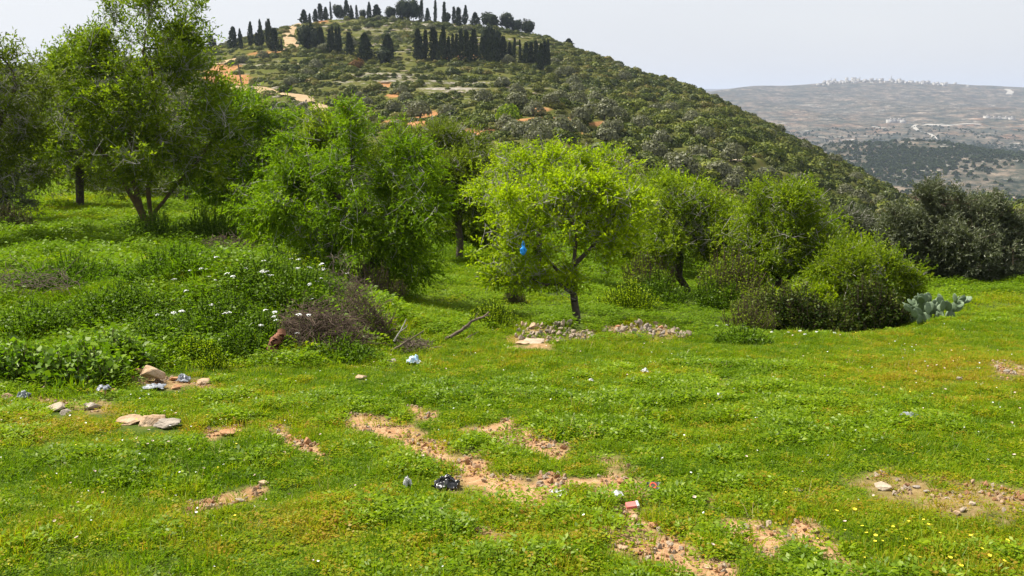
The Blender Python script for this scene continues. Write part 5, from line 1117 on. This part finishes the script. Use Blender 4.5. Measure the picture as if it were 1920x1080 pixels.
def flower(name, px, py, hgt, head, label, cat, group, sc, k):
    p = hit(px, py + 4, 2.5, 60); r = empty(name, p, label, cat, group); rr = random.Random(k * 31 + 7); r.rotation_euler = (rr.uniform(-.25, .25), rr.uniform(-.25, .25), rr.uniform(0, 6)); r.scale = (sc,) * 3
    st = tubes('stem', np.array([[0, 0, -.01], [.004, 0, hgt * .5]]), np.array([[.004, 0, hgt * .5], [0, 0, hgt]]), [.0018, .0015], [.0015, .0012], M_stem, 4)
    mobj('stem', st, r); mobj('flower_head', head, r, (0, 0, hgt))
yf = [(1564, 973), (1581, 976), (1600, 970), (1615, 988), (1583, 1005), (1628, 1015), (1640, 1018), (1655, 1012), (1650, 1024), (1641, 1028), (1675, 1002), (1674, 1019), (1693, 1023), (1692, 1036), (1711, 1058), (1690, 1058), (1733, 985), (1740, 996), (1813, 1003), (1910, 1020), (1880, 1030), (1749, 1049), (1774, 1065), (1815, 1069), (1800, 1076), (1770, 1077), (1722, 1065), (1529, 1005), (1531, 1018), (1526, 1039), (1529, 1050), (1578, 1036), (1541, 1077), (1618, 1001), (1704, 990), (1660, 980), (1760, 1010), (1850, 1055), (1876, 1066), (1900, 1058), (1835, 1040), (1790, 1030), (1725, 1040), (1665, 1060), (1620, 1060)]
for k, (x, y) in enumerate(yf):
    if k % 4 == 3: continue
    flower('yellow_flower', x, y, .075, yhead[k % 3], 'small yellow daisy like flower in the grass at the lower right', 'flower', 'yellow flowers at the lower right', random.Random(k).uniform(.4, .85), k)
rw = np.random.RandomState(94)
for k in range(44):
    cx, cy, sx, sy = [(540, 550, 55, 16), (600, 560, 40, 14), (480, 540, 60, 25), (400, 600, 80, 40), (560, 655, 60, 12), (300, 570, 60, 40)][rw.choice(6, p=[.32, .16, .16, .16, .12, .08])]
    x = rw.normal(cx, sx); y = rw.normal(cy, sy) + 18
    flower('white_flower', x, y, rw.uniform(.35, .6), wh[k % 4], 'white umbel flower among the weeds of the bramble mound', 'flower', 'white umbel flowers on the bramble mound', rw.uniform(.8, 1.2), 200 + k)
for k, (x, y) in enumerate([(1395, 622), (1420, 624), (1450, 628), (1475, 630), (1500, 626), (1530, 628), (1560, 630), (1340, 615), (1360, 612), (1510, 634)]):
    flower('white_flower', x, y + 8, .2, wh[k % 4], 'tiny white flower on a stalk at the lawn edge under the brambles', 'flower', 'white flowers under the dark brambles', .7, 300 + k)
def clover():
    g = np.random.RandomState(95); X, Y = meadow_points(5200, 3.2, 16, .62, g, .6); Z = H(X, Y); px, py = proj(X, Y, Z); c = .25 + .8 * np.exp(-((px - 250) / 260) ** 2 - ((py - 900) / 130) ** 2) + .6 * np.exp(-((px - 1800) / 200) ** 2 - ((py - 720) / 50) ** 2)
    k = (dirt_mask(X, Y, Z) < .2) & (g.rand(len(X)) < c * .5); X, Y, Z = X[k], Y[k], Z[k]; m = len(X); s = g.uniform(.6, 1.3, m)
    src = [('daisy', petals('daisy', 8, .007, .2, M_wf, 560, 1)), ('clover_head', petals('clover_head', 6, .009, .9, M_pf, 561, 3)), ('buttercup', petals('buttercup', 5, .007, .5, M_yf, 562, 2))]
    scatter('tiny_flowers', np.stack([X, Y, Z + g.uniform(.035, .075, m)], 1), g.normal(0, .3, (m, 3)), np.stack([s] * 3, 1), g.choice(3, m, p=[.42, .38, .2]), g.rand(m), src, 'tiny white and pinkish clover and daisy heads dotted through the meadow', 'flowers')
clover()

# ------------------------------------------------------------------ litter
M_black = solid('black_plastic', [(.3, (.008, .008, .009)), (.7, (.02, .02, .022))], 10, .25); M_wp = solid('white_plastic', [(.3, (.42, .42, .42)), (.7, (.60, .60, .59))], 20, .6)
M_blue = solid('blue_plastic', [(.3, (.01, .20, .62)), (.7, (.02, .33, .80))], 10, .35); M_lb = solid('pale_blue_plastic', [(.4, (.70, .74, .76)), (.52, (.20, .45, .70)), (.6, (.72, .75, .78))], 14, .4)
M_pink = solid('faded_red_card', [(.3, (.50, .11, .09)), (.7, (.62, .20, .17))], 20, .7); M_card = solid('dark_card', [(.3, (.045, .04, .042)), (.7, (.08, .07, .075))], 20, .5); M_red = solid('red_ink', [(.3, (.62, .07, .03)), (.7, (.70, .12, .05))], 20, .6)
M_foil = solid('grey_foil', [(.3, (.10, .11, .13)), (.6, (.22, .24, .27)), (.8, (.45, .48, .50))], 60, .5)
def crumple(name, label, cat, px, py, wpx, hpx, mat, seed, amp=.5, lift=.0, Y=None, depth=.8, n=18, sag=0):
    CLEAR.append((px, py, wpx, hpx)); p = hit(px, py + hpx * .4, 2.2, 60) if Y is None else Vector(pt(px, py, Y)); s = p.y / F; w_ = wpx * s; hh = hpx * s
    g = np.random.RandomState(seed); u, v = np.meshgrid(np.linspace(-.5, .5, n), np.linspace(-.5, .5, n)); 
    rim = 1 + .35 * (fbm(u * 5 + seed, v * 5, seed, 2) - .5)
    ridge = np.abs(fbm(u * 4 + seed, v * 4, seed, 4) - .5) * 4; z = ridge * hh * amp + hh * .9 * np.clip(1 - (2 * np.hypot(u, v)) ** 2, 0, 1)
    X = u * w_ * rim + (fbm(u * 6, v * 6 + seed, seed + 1, 3) - .5) * w_ * .3; Yv = v * w_ * depth * rim + (fbm(u * 6 + 9, v * 6, seed + 2, 3) - .5) * w_ * .3
    V = np.stack([X.ravel(), Yv.ravel(), z.ravel() - (0 if not sag else 0)], 1); i = np.arange(n * n).reshape(n, n); Fc = np.stack([i[:-1, :-1].ravel(), i[:-1, 1:].ravel(), i[1:, 1:].ravel(), i[1:, :-1].ravel()], 1)
    o = mobj(name, npmesh(name, V, Fc, mat), None, p + Vector((0, 0, lift))); md = o.modifiers.new('thickness', 'SOLIDIFY'); md.thickness = .0012; return tag(o, label, cat)
crumple('plastic_bag', 'crumpled black plastic bag lying in the foreground grass', 'plastic bag', 838, 910, 46, 14, M_black, 571, .6, .02, n=26)
crumple('plastic_bag', 'crumpled white and pale blue plastic bag at the far lawn edge', 'plastic bag', 775, 679, 26, 11, M_lb, 572, .6, .015)
crumple('plastic_foam', 'flat white crumpled foil on the bare earth in the foreground', 'litter', 1049, 926, 36, 6, M_wp, 573, .8, .008)
crumple('paper_scrap', 'bright white scrap in the middle of the lawn above a flat cream stone', 'litter', 1209, 699, 14, 6, M_wp, 574, .3, .03)
crumple('paper_scrap', 'small white scrap in the lawn left of and below the bright white scrap', 'litter', 1108, 718, 9, 4, M_wp, 575, .3, .03)
crumple('torn_wrapper', 'torn grey plastic scrap on the right side of the lawn', 'litter', 1705, 785, 36, 8, M_foil, 576, .6, .03)
crumple('torn_wrapper', 'dark and white crumpled wrapper on the mottled stone at left', 'litter', 196, 748, 24, 7, M_foil, 577, .8, .10)
crumple('torn_wrapper', 'silvery foil right beside the large tan boulder', 'litter', 344, 714, 24, 9, M_foil, 578, .7, .02)
crumple('torn_wrapper', 'grey blue plastic scrap near the left edge beside the tan stone', 'litter', 44, 746, 20, 9, M_foil, 579, .8, .02)
crumple('paper_scrap', 'white shredded tissue in the grass left of the black bag', 'litter', 765, 914, 16, 12, M_wp, 580, 1.2, .015)
crumple('torn_wrapper', 'silver foil scrap beneath the large tan boulder', 'litter', 290, 727, 38, 4, M_foil, 581, .5, .02)
crumple('paper_scrap', 'twisted white scrap next to a thorny stalk in the right lawn', 'litter', 1349, 750, 12, 7, M_wp, 582, 1.0, .02)
def bag_in_tree():
    Yb = 15.2; p = Vector(pt(981, 460, Yb)); s = Yb / F; bm = bmesh.new(); bmesh.ops.create_uvsphere(bm, u_segments=18, v_segments=14, radius=1)
    for v in bm.verts:
        z = v.co.z; k = 1 - .55 * max(0, z) ** 1.2; nz = float(fbm(v.co.x * 3 + 5, v.co.z * 2 + v.co.y * 3, 8, 3)) - .5
        cr = 1 + nz * 1.6 + .16 * math.sin(7 * math.atan2(v.co.y, v.co.x) + 3 * z); v.co.x *= k * cr * 4.8 * s; v.co.y *= k * cr * 4.6 * s; v.co.z = (z - 1) * 9.5 * s + nz * 5 * s
    r = empty('hanging_bag', p, 'bright blue plastic bag hanging in the central almond tree', 'plastic bag'); bmobj('sack', bm, M_blue, r)
    mobj('handle', tubes('handle', np.array([[-.02, 0, -.01], [.02, 0, -.01]]), np.array([[-.005, 0, .07], [.005, 0, .07]]), [.008, .008], [.004, .004], M_blue, 6), r)
bag_in_tree()
def carton(name, label, px, py, wpx, dims, mat, rot, emblem=False, mat2=None):
    CLEAR.append((px, py - 4, wpx * 1.9, 24)); p = hit(px, py + 4, 2.2, 30); s = p.y / F; L = wpx * s; bm = bmesh.new(); bmesh.ops.create_cube(bm, size=1)
    for v in bm.verts: v.co.x *= L; v.co.y *= L * dims[0]; v.co.z *= L * dims[1]
    bmesh.ops.bevel(bm, geom=bm.edges[:], offset=L * .03, segments=2, affect='EDGES'); r = empty(name, p + Vector((0, 0, L * dims[1] * .5 + .040)), label, 'carton'); r.rotation_euler = rot
    bmobj('carton_body', bm, mat, r)
    bm = bmesh.new(); bmesh.ops.create_cube(bm, size=1)
    for v in bm.verts: v.co.x = v.co.x * L * .2 + L * .42; v.co.y *= L * dims[0] * 1.04; v.co.z *= L * dims[1] * 1.06
    bmesh.ops.bevel(bm, geom=bm.edges[:], offset=L * .02, segments=1, affect='EDGES'); bmobj('flap', bm, mat2 or mat, r)
    if emblem:
        a = np.arange(20) / 20 * 6.283; V = []; Fc = []
        for rr in (.16, .27): V += [(math.cos(t) * rr * L - L * .06, math.sin(t) * rr * L, L * dims[1] * .5 + .0015) for t in a]
        Fc = [(k, (k + 1) % 20, 20 + (k + 1) % 20, 20 + k) for k in range(20)]; mobj('emblem', npmesh('emblem', V, Fc, M_red), r)
carton('cigarette_pack', 'dark flattened pack with a red ring emblem on the right of the bare earth', 1225, 922, 27, (.68, .22), M_card, (math.radians(38), math.radians(6), -.06), True, M_foil)
carton('small_box', 'small white crushed carton at the top of the line of stones', 1160, 939, 17, (.8, .5), M_wp, (.5, .5, .6))
carton('small_box', 'pinkish red flat box lying on the line of stones', 1185, 959, 25, (.6, .28), M_pink, (math.radians(20), -.1, .12), False, M_wp)

meadow()
field()

# ------------------------------------------------------------------ haze
hm_, hn = newmat('haze'); pv = N(hn, 'ShaderNodeVolumePrincipled'); pv.inputs['Color'].default_value = (.57, .67, .87, 1); pv.inputs['Density'].default_value = 0.95e-4; pv.inputs['Anisotropy'].default_value = .2
ho = N(hn, 'ShaderNodeOutputMaterial'); hn.links.new(pv.outputs[0], ho.inputs['Volume'])
hz = mobj('haze', boxm('haze', [(0, 6900, -100, 28400, 14200, 640)], hm_)); hz['kind'] = 'stuff'; tag(hz, 'thin pale haze filling the valley air', 'haze')
